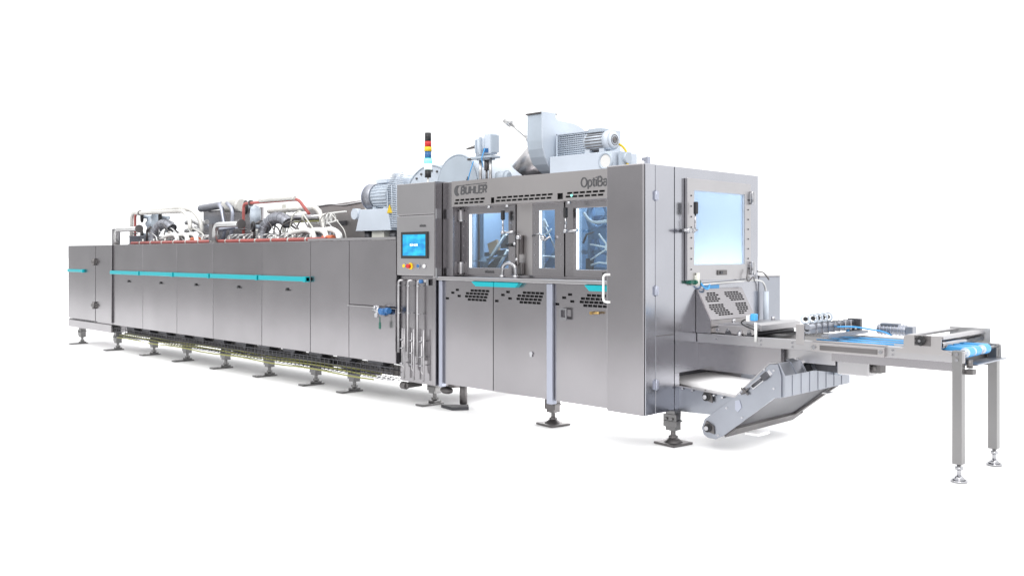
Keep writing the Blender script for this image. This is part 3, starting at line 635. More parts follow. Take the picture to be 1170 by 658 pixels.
# ------------------------------------------------------------------ reject conveyor
RJ = thing('reject_conveyor', 'low angled discharge conveyor with white belt rising under the outfeed table', 'conveyor', (.4, 1.0, .1))
def plates(y0, y1):
    b = B().prism([(-.05, .270), (.33, .283), (.47, .395), (.55, .455), (.02, .490), (-.05, .492)], 'y', y0, y1)
    return b
part('side_plate', plates(.50, .512), 'tray', RJ, bev=.002)
part('side_plate', plates(1.56, 1.572), 'tray', RJ, bev=.002)
inc = [(.262, .118), (.30, .096), (.377, .094), (.440, .125), (.905, .488), (.960, .494), (.960, .660), (.930, .752), (.860, .745), (.640, .535), (.470, .392), (.268, .245), (.242, .17)]
part('incline_plate', B().prism(inc, 'y', .470, .484), 'tray', RJ, bev=.002)
part('incline_plate', B().prism(inc, 'y', 1.60, 1.614), 'tray', RJ, bev=.002)
part('edge_strip', B().prism([(-.02, .497), (.55, .463), (.86, .755), (.93, .762), (.93, .757), (.862, .748), (.556, .452), (-.02, .487)], 'y', .468, .54), 'steel_light', RJ)
part('belt', B().prism([(-.50, .478), (.52, .430), (.86, .735), (.87, .725), (.52, .415), (-.50, .465)], 'y', .545, 1.55), 'belt', RJ)
part('underside', B().prism([(.44, .132), (.90, .492), (.89, .505), (.43, .145)], 'y', .49, 1.595), 'dark', RJ)
part('underside_rib', B().prism([(.455, .118), (.56, .20), (.545, .215), (.44, .133)], 'y', .49, 1.595).prism([(.46, .122), (.93, .48), (.92, .493), (.45, .135)], 'y', 1.45, 1.50), 'dull', RJ)
part('drum_hood', B().prism([(.855, .742), (.932, .760), (.985, .665), (.985, .500), (.905, .492), (.90, .6)], 'y', .486, 1.598), 'tray', RJ, bev=.004)
k = B()
for y in (.60, .74, .88, 1.02, 1.16, 1.30, 1.44): k.box(.982, .989, y, y+.006, .505, .66)
part('hood_seam', k, 'tray', RJ)
for i in range(6):
    y = .66+i*.16
    part('flap', B().prism([(.90, .772), (.945, .752), (.992, .668), (.988, .666), (.940, .748), (.90, .766)], 'y', y, y+.11), M['polished'] if i % 2 else M['tray'], RJ)
part('bottom_tube', B().cyl((.32, .49, .17), (.32, 1.6, .17), .07, n=24), 'tray', RJ)
for x, z in ((.29, .430), (.315, .180)):
    o = part('bearing', B().cyl((x, .50 if z > .3 else .47, z), (x, .455 if z > .3 else .44, z), .034, n=20), 'black', RJ)
    yy = .455 if z > .3 else .44
    part('shaft_end', B().cyl((x, yy, z), (x, yy-.02, z), .018, n=14), 'polished', o)
    part('flange', B().prism([(x-.02, z+.055), (x+.05, z+.02), (x+.055, z-.045), (x+.01, z-.035), (x-.04, z+.01)], 'y', yy+.016, yy+.028), 'dull', o)
ts = part('tensioner', B().prism([(.70, .565), (.725, .535), (.895, .675), (.865, .705)], 'y', .460, .469), 'polished', RJ)
part('spring', B().tube([(.72, .455, .56), (.80, .455, .625)], .012, 8).box(.80, .86, .448, .46, .625, .675, ('Y', -.7)), 'dark', ts)
part('star_knob', B().cyl((.655, .44, .515), (.655, .47, .515), .012).box(.615, .695, .448, .458, .508, .522, ('Y', -.7)).box(.615, .695, .448, .458, .508, .522, ('Y', .6)), 'dull', ts)
part('drip_tray', B().box(.60, .72, .55, .72, .155, .17).box(.88, .94, 1.3, 1.4, .43, .44), 'belt', RJ)
part('oval_cover', B().prism([(.56, .36), (.585, .34), (.62, .38), (.60, .44), (.56, .43)], 'y', .464, .469), 'alu', RJ)
k = B()
for x, z in ((.05, .47), (.15, .465), (.36, .45), (.44, .44), (.48, .36), (.60, .49), (.62, .30), (.40, .13), (.90, .56), (.90, .70), (.82, .70)): k.cyl((x, .50, z), (x, .462, z), .008, n=8)
part('bolt', k, 'polished', RJ)
# clear chute behind
solo('chute_sheet', B().prism([(.93, .77), (1.0, .79), (1.05, .72), (1.05, .60), (.93, .60)], 'y', 1.30, 1.31), 'paint_w', 'pale plastic chute sheet hanging under the conveyor table', 'chute', (1.0, 1.3, .60))
# ------------------------------------------------------------------ roof: signal tower
ST = thing('signal_tower', 'stacked signal light tower with red yellow blue and lit green lamps', 'signal light', (-3.086, .3, 2.34))
part('foot', B().cyl((-3.086, .3, 2.342), (-3.086, .3, 2.42), .012).cyl((-3.086, .3, 2.342), (-3.086, .3, 2.352), .035), 'white', ST)
z = 2.42
for nm, h, mm, r in (('socket', .085, 'black', .034), ('lamp', .065, 'ledw', .042), ('lamp', .055, 'ledg', .046), ('lamp', .075, 'bluep', .036), ('lamp', .05, 'yellow', .040), ('lamp', .06, 'redp', .036), ('cap', .09, 'black', .034)):
    part(nm, B().cyl((-3.086, .3, z), (-3.086, .3, z+h-.003), r, n=24), mm, ST); z += h
# ------------------------------------------------------------------ roof: big blower
BL = thing('exhaust_blower', 'pale grey exhaust blower with upright outlet beside the wire belt guard', 'blower', (-1.6, 1.1, 2.335))
pts = [(.80, 3.03), (.80, 2.76)]
for i in range(15):
    t = math.radians(180+13*i); r = .38+.0*i
    pts.append((1.18+r*math.cos(t), 2.76+r*math.sin(t)))
for i in range(7):
    t = math.radians(8+14*i); pts.append((1.18+.34*math.cos(t), 2.76+.20*math.sin(t)))
pts += [(1.02, 2.965), (.99, 2.985), (.99, 3.03)]
part('scroll', B().prism(pts, 'x', -2.09, -1.87), 'paint', BL, bev=.006)
part('outlet_flange', B().box(-2.10, -1.86, .785, 1.0, 3.03, 3.045), 'dull', BL)
part('side_flange', B().prism([(p[0]*1.0+(p[0]-1.15)*.06, p[1]+(p[1]-2.75)*.05) for p in pts], 'x', -1.868, -1.856), 'paint_w', BL)
part('base_box', B().box(-1.82, -1.02, .85, 1.25, 2.41, 2.585), 'paint_w', BL, bev=.006)
bb = part('end_ring', B().ring((-1.085, .845, 2.49), (0, 1, 0), .075, .014), 'paint', BL)
part('bore_backdrop', B().cyl((-1.085, .849, 2.49), (-1.085, .840, 2.49), .062), 'white', bb)  # white disc stands in for the bright backdrop seen through the hole
part('guard_back', B().prism([(-1.80, 2.587), (-1.22, 2.587), (-1.22, 2.80), (-1.80, 2.80)], 'y', 1.02, 1.20), 'paint', BL)
k = B()
for r in range(11): k.tube([(-1.81, .955, 2.592+r*.021), (-1.21, .955, 2.592+r*.021)], .0055, 6)
for c in range(21): k.tube([(-1.81+c*.03, .96, 2.588), (-1.81+c*.03, .96, 2.81)], .004, 5)
for x in (-1.81, -1.21): k.box(x-.008, x+.008, .945, 1.22, 2.587, 2.82)
k.box(-1.82, -1.20, .945, 1.22, 2.812, 2.822)
part('wire_guard', k, 'paint_w', BL)
mo = part('motor', B().cyl((-1.36, .92, 2.695), (-1.12, .92, 2.695), .086, n=28).cyl((-1.12, .92, 2.695), (-1.05, .92, 2.695), .098, .092, n=28).cyl((-1.05, .92, 2.695), (-1.035, .92, 2.695), .092, .06, n=28), 'paint_w', BL)
k = B()
for i in range(18):
    t = 2*PI*i/18; c, s_ = math.cos(t), math.sin(t)
    k.box(-1.34, -1.13, .92+.089*c-.004, .92+.089*c+.004, 2.695+.089*s_-.004, 2.695+.089*s_+.004)
part('fin', k, 'dull', mo)
part('fan_grille', B().ring((-1.033, .92, 2.695), (1, 0, 0), .03, .005).ring((-1.034, .92, 2.695), (1, 0, 0), .05, .004).cyl((-1.038, .92, 2.695), (-1.030, .92, 2.695), .02), 'dull', mo)
part('junction_box', B().box(-1.32, -1.16, .86, .98, 2.78, 2.82), 'paint', mo, bev=.006)
for x in (-1.36, -1.18): part('foot', B().box(x, x+.06, .86, 1.0, 2.587, 2.62), 'paint_w', mo)
for x in (-1.64, -1.36, -1.05):
    k = B()
    for r in range(4): k.ring((x, .92, 2.35+r*.016), (0, 0, 1), .05, .008, n=18)
    part('spring_mount', k.box(x-.10, x+.08, .86, 1.0, 2.398, 2.409), 'dark', BL)
part('bearing_ear', B().cyl((-.99, 1.0, 2.52), (-.93, 1.0, 2.52), .05).box(-.99, -.96, .92, 1.08, 2.42, 2.58), 'paint', BL)
part('cable', B().tube([(-1.08, 1.0, 2.68), (-1.02, 1.03, 2.64), (-.99, 1.05, 2.58), (-.95, 1.0, 2.5), (-.93, 1.0, 2.40)], .012, 6, fil=.06), 'yellow', BL)
part('inlet_duct', B().cyl((-2.28, .98, 2.345), (-2.28, .98, 2.42), .19, .19, n=26).cyl((-2.28, .98, 2.42), (-2.08, 1.1, 2.72), .19, .17, n=26), 'steel_light', BL)
part('inlet_flange', B().box(-2.42, -2.02, .78, 1.2, 2.355, 2.385), 'dark', BL)
DL = thing('damper_lever', 'thin slanted rod with a ball end beside the blower outlet', 'lever', (-2.2, .9, 2.5))
part('rod', B().tube([(-2.14, .90, 2.50), (-2.16, .90, 2.78)], .02, 8).tube([(-2.16, .90, 2.80), (-2.45, .90, 3.0)], .015, 8), 'pipe', DL)
part('ball', B().ball((-2.16, .90, 2.80), .035).ball((-2.46, .90, 3.01), .045, (1.2, .8, .8)).cyl((-2.52, .9, 3.03), (-2.44, .9, 2.98), .028), 'pipe', DL)
# ------------------------------------------------------------------ roof: actuator
AC = thing('lifting_actuator', 'pale valve actuator head on twin steel columns above the fascia', 'actuator', (-2.47, .6, 2.335))
for x in (-2.585, -2.43):
    part('column', B().cyl((x, .60, 2.337), (x, .60, 2.60), .017), 'pipe', AC)
part('piston', B().cyl((-2.51, .62, 2.34), (-2.51, .62, 2.50), .012).cyl((-2.51, .62, 2.48), (-2.51, .62, 2.60), .026), 'dull', AC)
part('yoke', B().box(-2.67, -2.36, .54, .68, 2.60, 2.625).box(-2.60, -2.42, .56, .66, 2.585, 2.60), 'paint', AC, bev=.004)
part('head', B().cyl((-2.57, .62, 2.626), (-2.57, .62, 2.80), .075, n=24).ball((-2.57, .62, 2.80), .075, (1, 1, .6)), 'paint_w', AC)
part('head_box', B().box(-2.50, -2.40, .57, .68, 2.64, 2.86), 'paint_w', AC, bev=.015)
part('clip', B().box(-2.53, -2.51, .53, .55, 2.64, 2.82).box(-2.60, -2.58, .53, .55, 2.66, 2.80).box(-2.395, -2.385, .57, .68, 2.66, 2.84), 'paint', AC)
part('bracket', B().box(-2.49, -2.43, .55, .568, 2.66, 2.70), 'bluep', AC)
part('hand_lever', B().cyl((-2.66, .6, 2.74), (-2.80, .6, 2.725), .018, .008).cyl((-2.66, .62, 2.62), (-2.80, .62, 2.615), .014), 'dull', AC)
part('air_line', B().tube([(-2.64, .55, 2.58), (-2.70, .55, 2.45), (-2.74, .55, 2.34)], .006, 6).tube([(-2.44, .53, 2.70), (-2.48, .52, 2.6), (-2.47, .53, 2.50)], .006, 6), 'blue', AC)
part('side_motor', B().cyl((-2.36, .66, 2.40), (-2.24, .66, 2.40), .065, n=22).cyl((-2.24, .66, 2.40), (-2.21, .66, 2.40), .062, .04, n=22), 'paint', AC)
# ------------------------------------------------------------------ roof: circulation fan + drum
CF = thing('circulation_fan', 'white blue circulation fan motor on a trapezoid base over the tunnel', 'fan', (-5.3, 1.0, 1.75))
part('base', B().prism([(-5.13, 1.89), (-4.40, 1.89), (-4.46, 2.16), (-5.03, 2.16)], 'y', .80, 1.2), 'paint_w', CF, bev=.006)
part('base_disc', B().cyl((-5.16, .80, 2.11), (-5.16, .88, 2.11), .07, n=22), 'paint_w', CF)
part('stand', B().box(-4.85, -4.60, .85, 1.1, 1.745, 1.889), 'cream', CF)
for x in (-4.98, -4.46): part('spring_mount', B().cyl((x, .90, 1.75), (x, .90, 1.889), .055), 'dark', CF)
mo = part('motor', B().cyl((-4.86, .95, 2.32), (-4.50, .95, 2.32), .150, n=28), 'paint', CF)
k = B()
for i in range(24):
    t = 2*PI*i/24; c, s_ = math.cos(t), math.sin(t); k.box(-4.80, -4.50, .95+.155*c-.005, .95+.155*c+.005, 2.32+.155*s_-.005, 2.32+.155*s_+.005)
part('fin', k, 'paint_w', mo)
part('fan_cowl', B().cyl((-4.98, .95, 2.32), (-4.83, .95, 2.32), .165, n=28), 'flex', mo)
k = B()
for r in (.05, .09, .13, .165): k.ring((-4.985, .95, 2.32), (1, 0, 0), r, .008)
part('cowl_grille', k, 'alu', mo)
part('junction_box', B().box(-4.78, -4.56, .86, 1.02, 2.478, 2.53), 'paint_w', mo, bev=.008)
for x in (-4.82, -4.60): part('foot', B().box(x, x+.06, .84, 1.06, 2.162, 2.19), 'paint', mo)
gd = B()
for i in range(30):
    z = 1.93+i*.022; c = .0 if z < 2.35 else .12*((z-2.35)/.24)**2
    gd.tube([(-4.50+c, .82, z), (-4.14, .79, z)], .0065, 6); gd.tube([(-4.50+c, .82, z), (-4.50+c, 1.2, z)], .006, 5)
for x in (-4.47, -4.38, -4.29, -4.20): gd.tube([(x, .815, 1.92), (x, .80, 2.36+.6*(x+4.5)), ], .006, 5)
part('wire_guard', gd, 'paint_w', CF)
part('guard_back', B().box(-4.44, -4.15, .90, 1.2, 1.92, 2.54), 'paint_w', CF, bev=.03)
part('warning_sign', B().prism([(-4.47, 2.10), (-4.37, 2.10), (-4.42, 2.20)], 'y', .795, .805), 'yellow', CF)
DR = thing('fan_drum', 'large pale blue round drum housing behind the control cabinet top', 'drum', (-3.6, 1.2, 1.75))
part('scroll', B().cyl((-3.72, .86, 2.14), (-3.72, 1.45, 2.14), .49, n=56).box(-3.72, -3.2, .87, 1.44, 2.0, 2.62), 'paint_w', DR)
part('drum', B().cyl((-3.17, .80, 2.36), (-3.17, 1.75, 2.36), .345, n=48), 'paint_w', DR)
part('drum_face', B().cyl((-3.17, .785, 2.36), (-3.17, .80, 2.36), .33, n=48), 'paint', DR)
part('end_ring', B().ring((-3.17, .80, 2.36), (0, 1, 0), .348, .010, n=48), 'paint', DR)
part('scroll_ring', B().ring((-3.72, .86, 2.14), (0, 1, 0), .492, .012, n=56), 'paint', DR)
k = B()
for i in range(7):
    t = math.radians(60+13*i); k.cyl((-3.72+.43*math.cos(t), .86, 2.14+.43*math.sin(t)), (-3.72+.43*math.cos(t), .845, 2.14+.43*math.sin(t)), .013, n=8)
part('bolt', k, 'dull', DR)
part('support', B().box(-4.1, -3.0, 1.0, 1.4, 1.745, 2.0), 'paint', DR)
part('strap', B().tube([(-2.98, .78, 2.45), (-3.04, .78, 2.34)], .008, 6).tube([(-2.80, .82, 2.50), (-2.88, .78, 2.33)], .008, 6), 'dark', DR)
# ------------------------------------------------------------------ roof: pipework over tunnel
RPG = 'red framed gas pipes over the tunnel'
def redframe(label, xa, xb, ya, zt, drop):
    t = thing('red_pipe', label, 'pipe', (xa, ya, 1.755), RPG)
    part('riser', B().tube([(xa, ya, 1.757), (xa, ya, zt-(.05 if drop < 0 else 0)), (xa+.06, ya, zt)] if drop < 0 else [(xa, ya, 1.757), (xa, ya, zt), (xb, ya, zt), (xb+.26, ya, zt-drop)], .021, 12, fil=.08), 'red', t)
    if drop < 0: part('foil_sleeve', B().tube([(xa+.05, ya, zt), (xb, ya, zt-.02), (xb+.22, ya, zt-.16), (xb+.24, ya, zt-.34)], .032, 14, fil=.1, wave=.05), 'foil', t)
    else: part('foil_sleeve', B().tube([(xa+.5, ya-.02, zt+.025), (xb-.05, ya-.02, zt+.02)], .030, 14, wave=.05), 'foil', t)
    for p, q in (((xa, ya, 1.757), (xa, ya, 1.785)), ((xa, ya, 1.95), (xa, ya, 1.97)), ((xa+.20, ya, zt), (xa+.22, ya, zt))): part('flange', B().cyl(p, q, .045), 'dull', t)
    return t
redframe('red gas pipe with foil wrapped top run at the far left of the tunnel roof', -11.42, -9.55, .60, 2.31, -1)
redframe('tall red gas pipe frame at the middle of the tunnel roof', -7.62, -6.15, .60, 2.33, .20)
mf = thing('gas_manifold', 'low red gas manifold pipe running along the tunnel roof edge', 'pipe', (-8.0, .35, 1.755))
part('pipe', B().cyl((-10.95, .35, 1.785), (-5.1, .35, 1.785), .026, n=14), 'red', mf)
k = B(); x = -10.6
while x < -5.4: k.cyl((x, .35, 1.785), (x+.03, .35, 1.785), .032, n=12); k.cyl((x+.1, .35, 1.785), (x+.1, .35, 1.85), .014, n=8); x += .42
part('fitting', k, 'foil', mf)
part('orange_joint', B().cyl((-5.25, .40, 1.80), (-5.02, .40, 1.80), .035, n=14).cyl((-8.95, .45, 1.83), (-8.7, .45, 1.83), .03), mat('orange_seal', (.62, .16, .07), .6), mf)
ELG = 'silver elbow pipes on the tunnel roof'
for lab, x0, x1 in (('short silver elbow pipe at the far left corner of the tunnel roof', -11.50, -10.55), ('silver elbow pipe beside the tall red pipe frame', -7.90, -7.15)):
    t = thing('elbow_pipe', lab, 'pipe', (x0, .30, 1.755), ELG)
    zt = 2.02
    part('tube', B().tube([(x0, .30, 1.757), (x0, .30, zt), (x1, .30, zt)], .040, 14, fil=.14), 'pipe', t)
    part('column', B().box(x0-.22, x0-.12, .32, .42, 1.757, zt+.02), 'steel', t)
    part('flange', B().cyl((x1, .3, zt), (x1+.03, .3, zt), .065).cyl((x0, .30, 1.757), (x0, .30, 1.775), .06), 'dull', t)
t = thing('silver_riser', 'thin pale riser pipe next to the far left red pipe', 'pipe', (-11.62, .62, 1.755))
part('tube', B().tube([(-11.62, .62, 1.757), (-11.62, .62, 2.32), (-9.9, .70, 2.35), (-9.45, .72, 2.30), (-9.2, .72, 2.12), (-9.15, .72, 1.95), (-9.3, .72, 1.80)], .034, 12, fil=.15), 'foil', t)
part('flange', B().cyl((-11.62, .62, 1.757), (-11.62, .62, 1.78), .06), 'dull', t)
# corrugated elbows
FLG = 'dark corrugated hose elbows on the tunnel roof'
for lab, x0 in (('dark corrugated hose elbow left of the white hose bundle', -10.55), ('dark corrugated hose elbow inside the tall red pipe frame', -6.98)):
    t = thing('hose_elbow', lab, 'hose', (x0, .55, 1.755), FLG)
    pts = [(x0, .55, 1.757)]+[(x0+.30-.30*math.cos(math.radians(a)), .55+.05*a/90, 1.86+.24*math.sin(math.radians(a))) for a in range(0, 140, 6)]
    part('hose', B().tube(pts, .072, 16, wave=.02), 'flex', t)
    k = B()
    for j in range(3, len(pts), 3):
        d = Vector(pts[j])-Vector(pts[j-1]); k.ring(pts[j], d, .078, .006, n=18)
    part('rib', k, 'flex', t)
    part('mouth', B().ring(pts[-1], Vector(pts[-1])-Vector(pts[-2]), .072, .012, n=20), 'black', t)
    part('brace', B().tube([(x0+.15, .7, 2.12), (x0+1.0, .7, 1.80)], .014, 6).tube([(x0-.15, .5, 1.76), (x0-.15, .5, 2.0), (x0, .5, 2.05)], .02, 8, fil=.05), 'dull', t)
# valves
VG = 'black hand valves on the tunnel roof'
for i, (lab, x, y, z, r) in enumerate((('black round valve high beside the far left red pipe', -11.35, .75, 2.25, .08), ('black round valve just right of the far left valve', -10.62, .75, 2.22, .08), ('small black valve low beside the far left red pipe', -11.0, .6, 1.93, .06), ('black round valve on the foil duct end left of the tall red frame', -8.0, .9, 2.30, .085), ('small black valve low inside the tall red pipe frame', -7.02, .48, 1.98, .055))):
    t = thing('hand_valve', lab, 'valve', (x, y, z-.1), VG)
    part('wheel', B().ring((x, y-.06, z), (0.3, 1, 0), r, .022, n=20).cyl((x, y-.07, z), (x+.01, y-.05, z), r*.7), 'black', t)
    part('body', B().cyl((x, y-.05, z), (x, y+.1, z), .03).cyl((x, y+.06, z), (x, y+.06, z-.25), .035).ball((x, y+.06, z-.12), .06), 'paint', t)
t = thing('gas_regulator', 'pale blue grey gas regulator bottle inside the tall red pipe frame', 'regulator', (-7.28, .55, 1.9))
part('body', B().cyl((-7.28, .60, 2.03), (-7.28, .60, 2.22), .075, n=20).ball((-7.28, .60, 2.22), .075), 'paint', t)
part('neck', B().cyl((-7.28, .60, 1.85), (-7.28, .60, 2.03), .055, n=16).ring((-7.28, .6, 1.93), (0, 0, 1), .058, .012), 'white', t)
part('joint', B().tube([(-7.28, .6, 1.85), (-7.1, .55, 1.84), (-6.95, .5, 1.86)], .04, 10, fil=.05), 'foil', t)
t = thing('gas_regulator', 'pale blue grey gas regulator between the two left black valves', 'regulator', (-10.98, .7, 1.8))
part('body', B().cyl((-10.98, .78, 2.03), (-10.98, .78, 2.25), .08, n=20).ball((-10.98, .78, 2.25), .08), 'paint', t)
part('neck', B().cyl((-10.98, .78, 1.76), (-10.98, .78, 2.03), .05, n=16).cyl((-10.85, .7, 1.99), (-10.8, .6, 1.99), .05), 'polished', t)
# pipes within tall frame
t = thing('pipe_pair', 'two horizontal silver pipes behind the tall red pipe frame', 'pipe', (-6.6, .8, 2.1))
part('upper_tube', B().tube([(-7.35, .85, 2.22), (-7.15, .85, 2.22), (-6.05, .85, 2.22), (-5.85, .85, 1.80)], .034, 14, fil=.12, wave=.05), 'foil', t)
part('lower_tube', B().cyl((-7.2, .85, 2.10), (-6.0, .85, 2.10), .042, n=14), 'polished', t)
part('yellow_line', B().cyl((-7.2, .82, 2.045), (-6.0, .82, 2.045), .010, n=8), 'yg', t)
part('stand', B().box(-6.95, -6.91, .83, .87, 1.75, 2.3).cyl((-6.9, .85, 2.10), (-6.85, .85, 2.10), .06).cyl((-6.4, .85, 2.10), (-6.36, .85, 2.10), .055), 'cream', t)
# black foil duct + plate
t = thing('black_duct', 'black ribbed duct on a grey plate left of the tall red frame', 'duct', (-9.6, 1.2, 1.755))
part('hose', B().tube([(-10.2, 1.2, 2.37), (-9.2, 1.2, 2.41)], .055, 16, wave=.03), 'flex', t)
part('collar', B().tube([(-9.1, 1.1, 2.38), (-8.6, 1.1, 2.36)], .10, 16, wave=.04), 'foil', t)
part('plate', B().box(-10.25, -8.3, 1.28, 1.31, 1.75, 2.33), 'steel', t)
part('arch', B().tube([(-9.15, 1.0, 2.40), (-9.02, .98, 2.32), (-8.9, .98, 2.0), (-9.0, .98, 1.8)], .03, 10, fil=.15).tube([(-8.85, .98, 2.40), (-8.65, .98, 2.3), (-8.7, .98, 1.9), (-8.85, .98, 1.80)], .03, 10, fil=.12).tube([(-9.3, .9, 2.05), (-9.0, .9, 1.98), (-8.4, .9, 2.02)], .03, 10, fil=.1), 'alu', t)
part('bundle', B().tube([(-10.2, .95, 2.12), (-9.9, .9, 2.16), (-9.6, .9, 2.08), (-9.35, .9, 2.12)], .035, 12, wave=.05).tube([(-10.1, .9, 1.98), (-9.7, .9, 2.02), (-9.4, .85, 1.93)], .04, 12, wave=.05), 'pipe', t)
# duct wall
t = thing('exhaust_duct', 'long grey sheet metal exhaust duct behind the white hoses', 'duct', (-6.2, 1.3, 1.755))
part('casing', B().prism([(-7.05, 1.76), (-5.60, 1.76), (-5.60, 2.335), (-6.85, 2.285), (-7.02, 2.25)], 'y', 1.3, 1.7), 'fascia', t, bev=.006)
part('end_column', B().box(-5.60, -5.44, 1.28, 1.5, 1.755, 2.32), 'cream', t)
part('wave_lip', B().tube([(-7.0, 1.29, 2.27), (-6.4, 1.28, 2.30), (-6.1, 1.28, 2.27), (-5.62, 1.28, 2.31)], .012, 6, fil=.1), 'steel_light', t)
part('fitting', B().box(-6.2, -6.05, 1.27, 1.3, 2.0, 2.06), 'dark', t)
# hose bundle
HG = 'white hose arches on the tunnel roof'
hz = [(-9.6, 'far left white hose arch of the left bundle'), (-9.25, 'middle white hose arch of the left bundle'), (-8.95, 'right white hose arch of the left bundle'), (-5.72, 'broad white hose arch just right of the tall red frame'), (-5.44, 'second white hose arch from the tall red frame'), (-5.17, 'white hose arch nearest the fan base')]
for x, lab in hz:
    t = B().tube([(x-.95, .62, 1.79), (x-.5, .55, 1.89), (x, .48, 1.915), (x+.22, .42, 1.86), (x+.30, .38, 1.757)], .034, 12, fil=.2)
    solo('hose_arch', t, 'white', lab, 'hose', (x, .5, 1.757), HG)
k = B()
for i in range(5):
    x = -6.15+i*.09; k.ring((x, .9, 2.08), (1, .25, 0), .055, .010, n=18)
k.tube([(-6.3, .9, 2.10), (-5.9, .88, 2.14), (-5.45, .88, 2.155)], .011, 6, fil=.1).tube([(-6.3, .9, 2.02), (-5.95, .88, 2.0), (-5.6, .85, 2.04)], .011, 6, fil=.1)
solo('coiled_wire', k, 'white', 'loose coil of thin white wire above the hose arches', 'wire', (-6.0, .9, 2.0))
k = B()
for z in (1.78, 1.84, 1.90): k.tube([(-6.1, .75, z), (-5.5, .75, z), (-5.38, .75, z-.06)], .007, 6, fil=.05)
for i in range(8): k.tube([(-6.05+i*.085, .75, 1.757), (-6.05+i*.085, .75, 1.91)], .006, 6)
solo('wire_basket', k, 'alu', 'small wire basket tray at the right end of the hose arches', 'basket', (-5.8, .75, 1.757))
k = B()
for i in range(14):
    x = -10.6+i*.16; k.tube([(x, .52, 1.757), (x, .52, 1.84), (x+.09, .55, 1.87)], .010, 6, fil=.03)
for i in range(22):
    x = -7.9+i*.11; k.tube([(x, .5, 1.757), (x, .5, 1.86-.03*(i % 3)), (x+.07, .55, 1.88)], .010, 6, fil=.03)
for z in (1.85, 1.88): k.cyl((-10.6, .56, z), (-8.3, .56, z), .012, n=8); k.cyl((-7.9, .56, z), (-5.5, .56, z), .012, n=8)
solo('burner_pipes', k, 'pipe', 'row of thin cream burner pipes standing behind the red manifold', 'pipe', (-8, .5, 1.757))
RC = thing('roof_cables', 'tangle of thin grey cables over the tunnel pipework', 'cable', (-8.5, .6, 1.757))
for i in range(26):
    x = (-11.1 if i % 2 else -7.5)+random.uniform(0, 1.9); y = random.uniform(.5, .8); z = random.uniform(1.80, 2.15); d = random.uniform(.2, .7)
    part('cable', B().tube([(x, y, z-.15), (x+.05, y, z), (x+d*.5, y-.03, z+random.uniform(-.06, .08)), (x+d, y, z-random.uniform(.05, .25)), (x+d+.03, y, 1.77)], random.choice((.007, .010, .014)), 6, fil=.08), random.choice(('pipe', 'foil', 'alu', 'cream', 'dull', 'pipe')), RC)
k = B()
for i in range(16): k.box(-11.42+i*.055, -11.395+i*.055, .5, .52, 1.757, 1.90)
k.box(-11.45, -10.55, .5, .52, 1.90, 1.915)
solo('roof_grating', k, 'tray', 'short steel grating beside the far left elbow pipe', 'grating', (-11, .5, 1.757))
# ------------------------------------------------------------------ light
def area(name, loc, size, power, col=(1, 1, 1), rot=(0, 0, 0)):
    l = bpy.data.lights.new(name, 'AREA'); l.shape = 'RECTANGLE'; l.size, l.size_y = size; l.energy = power; l.color = col
    o = bpy.data.objects.new(name, l); COL.objects.link(o); o.location = loc; o.rotation_euler = rot; return o
area('cavity_lamp', (-2.1, .70, 2.18), (.9, .5), 9, (.80, .90, 1))
area('cavity_lamp', (-1.31, .70, 2.18), (.4, .5), 3.5, (.80, .90, 1))
area('cavity_lamp', (-.73, .70, 2.18), (.5, .5), 5.5, (.80, .90, 1))
area('enclosure_lamp', (-.20, 1.1, 1.36), (.25, 1.1), 3.8, (.97, .98, 1), (PI, 0, 0))
area('enclosure_lamp', (-.19, 1.1, 2.31), (.3, 1.2), 2.4, (.90, .95, 1))
area('shadow_fill', (-7.1, 1.35, .34), (7.4, .6), 50)  # unseen fill lights added to lift the floor shadow under the machine
area('shadow_fill', (-1.7, 1.15, .27), (2.6, 1.0), 46)
area('shadow_fill', (.2, 1.15, .59), (.7, .6), 3.5)  # added fill that brightens the white belt below the table
area('shadow_fill', (.92, 1.15, .30), (.34, 1.0), 6)  # added fill against the shadow below the reject conveyor
area('shadow_fill', (-11.9, 1.30, .28), (1.8, .8), 22)
sn = bpy.data.lights.new('key_lamp', 'SUN'); sn.energy = 1.1; sn.angle = math.radians(28); sn.color = (1, .985, .96)
so = bpy.data.objects.new('key_lamp', sn); COL.objects.link(so); so.rotation_euler = Vector((.35, -.75, .62)).to_track_quat('Z', 'Y').to_euler()
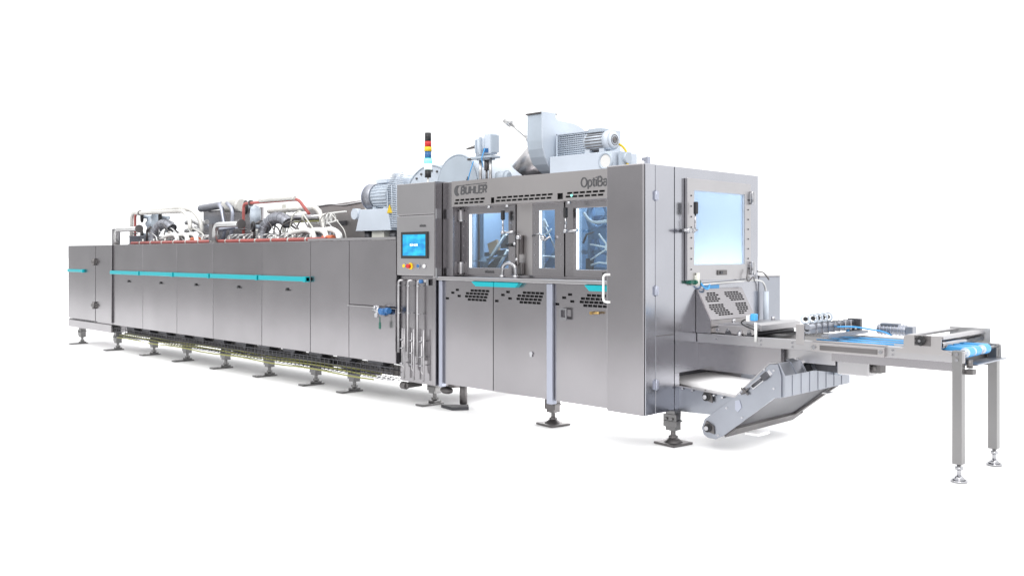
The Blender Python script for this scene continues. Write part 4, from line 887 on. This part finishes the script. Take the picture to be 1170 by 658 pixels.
# world: white studio, bright above and behind, greyer on the camera's side
w = bpy.data.worlds.new('World'); S.world = w; w.use_nodes = True
N = w.node_tree.nodes; L = w.node_tree.links; bg = N['Background']
tc = N.new('ShaderNodeTexCoord'); sp = N.new('ShaderNodeSeparateXYZ'); L.new(tc.outputs['Generated'], sp.inputs[0])
def rng(src, a, b_, c, d):
    r = N.new('ShaderNodeMapRange'); r.interpolation_type = 'SMOOTHSTEP'
    for i, v in enumerate((a, b_, c, d)): r.inputs[i+1].default_value = v
    L.new(src, r.inputs[0]); return r.outputs[0]
FRONT, BACK, TOP = 1.0, 1.4, 2.1
hy = rng(sp.outputs['Y'], -.12, .26, FRONT, BACK)
hz_ = rng(sp.outputs['Z'], .25, .95, 0, 1)
mx = N.new('ShaderNodeMix'); mx.data_type = 'FLOAT'; L.new(hz_, mx.inputs[0]); L.new(hy, mx.inputs[2]); mx.inputs[3].default_value = TOP
# soft bright and dim patches of the hall on the camera's side, seen only mirrored in the steel
nz = N.new('ShaderNodeTexNoise'); nz.inputs['Scale'].default_value = 2.6; nz.inputs['Detail'].default_value = 1.5; L.new(tc.outputs['Generated'], nz.inputs['Vector'])
blob = rng(nz.outputs['Fac'], .38, .62, .55, 1.5); side = rng(sp.outputs['Y'], -.3, .1, 1, 0)
m2 = N.new('ShaderNodeMix'); m2.data_type = 'FLOAT'; L.new(side, m2.inputs[0]); m2.inputs[2].default_value = 1; L.new(blob, m2.inputs[3])
m3 = N.new('ShaderNodeMath'); m3.operation = 'MULTIPLY'; L.new(mx.outputs[0], m3.inputs[0]); L.new(m2.outputs[0], m3.inputs[1])
far = rng(sp.outputs['X'], -1.0, -.6, .72, 1)   # the far left end of the hall is dimmer
m4 = N.new('ShaderNodeMix'); m4.data_type = 'FLOAT'; L.new(side, m4.inputs[0]); m4.inputs[2].default_value = 1; L.new(far, m4.inputs[3])
m5 = N.new('ShaderNodeMath'); m5.operation = 'MULTIPLY'; L.new(m3.outputs[0], m5.inputs[0]); L.new(m4.outputs[0], m5.inputs[1])
L.new(m5.outputs[0], bg.inputs['Strength']); bg.inputs['Color'].default_value = (.985, .99, 1, 1)
# ------------------------------------------------------------------ camera
cam = bpy.data.cameras.new('camera'); co = bpy.data.objects.new('camera', cam); COL.objects.link(co); S.camera = co
co.location = (4.505, -5.966, 1.6)
co.rotation_euler = (PI/2, 0, math.atan2(1046, 1038))
cam.sensor_width = 36; cam.lens = 36*1046/1170; cam.shift_y = -(329-290.5)/1170; cam.clip_end = 2000; cam.clip_start = .05
S.view_settings.view_transform = 'Standard'; S.view_settings.look = 'None'; S.view_settings.exposure = 0; S.view_settings.gamma = 1
S.cycles.max_bounces = 8; S.cycles.diffuse_bounces = 4; S.cycles.transparent_max_bounces = 12
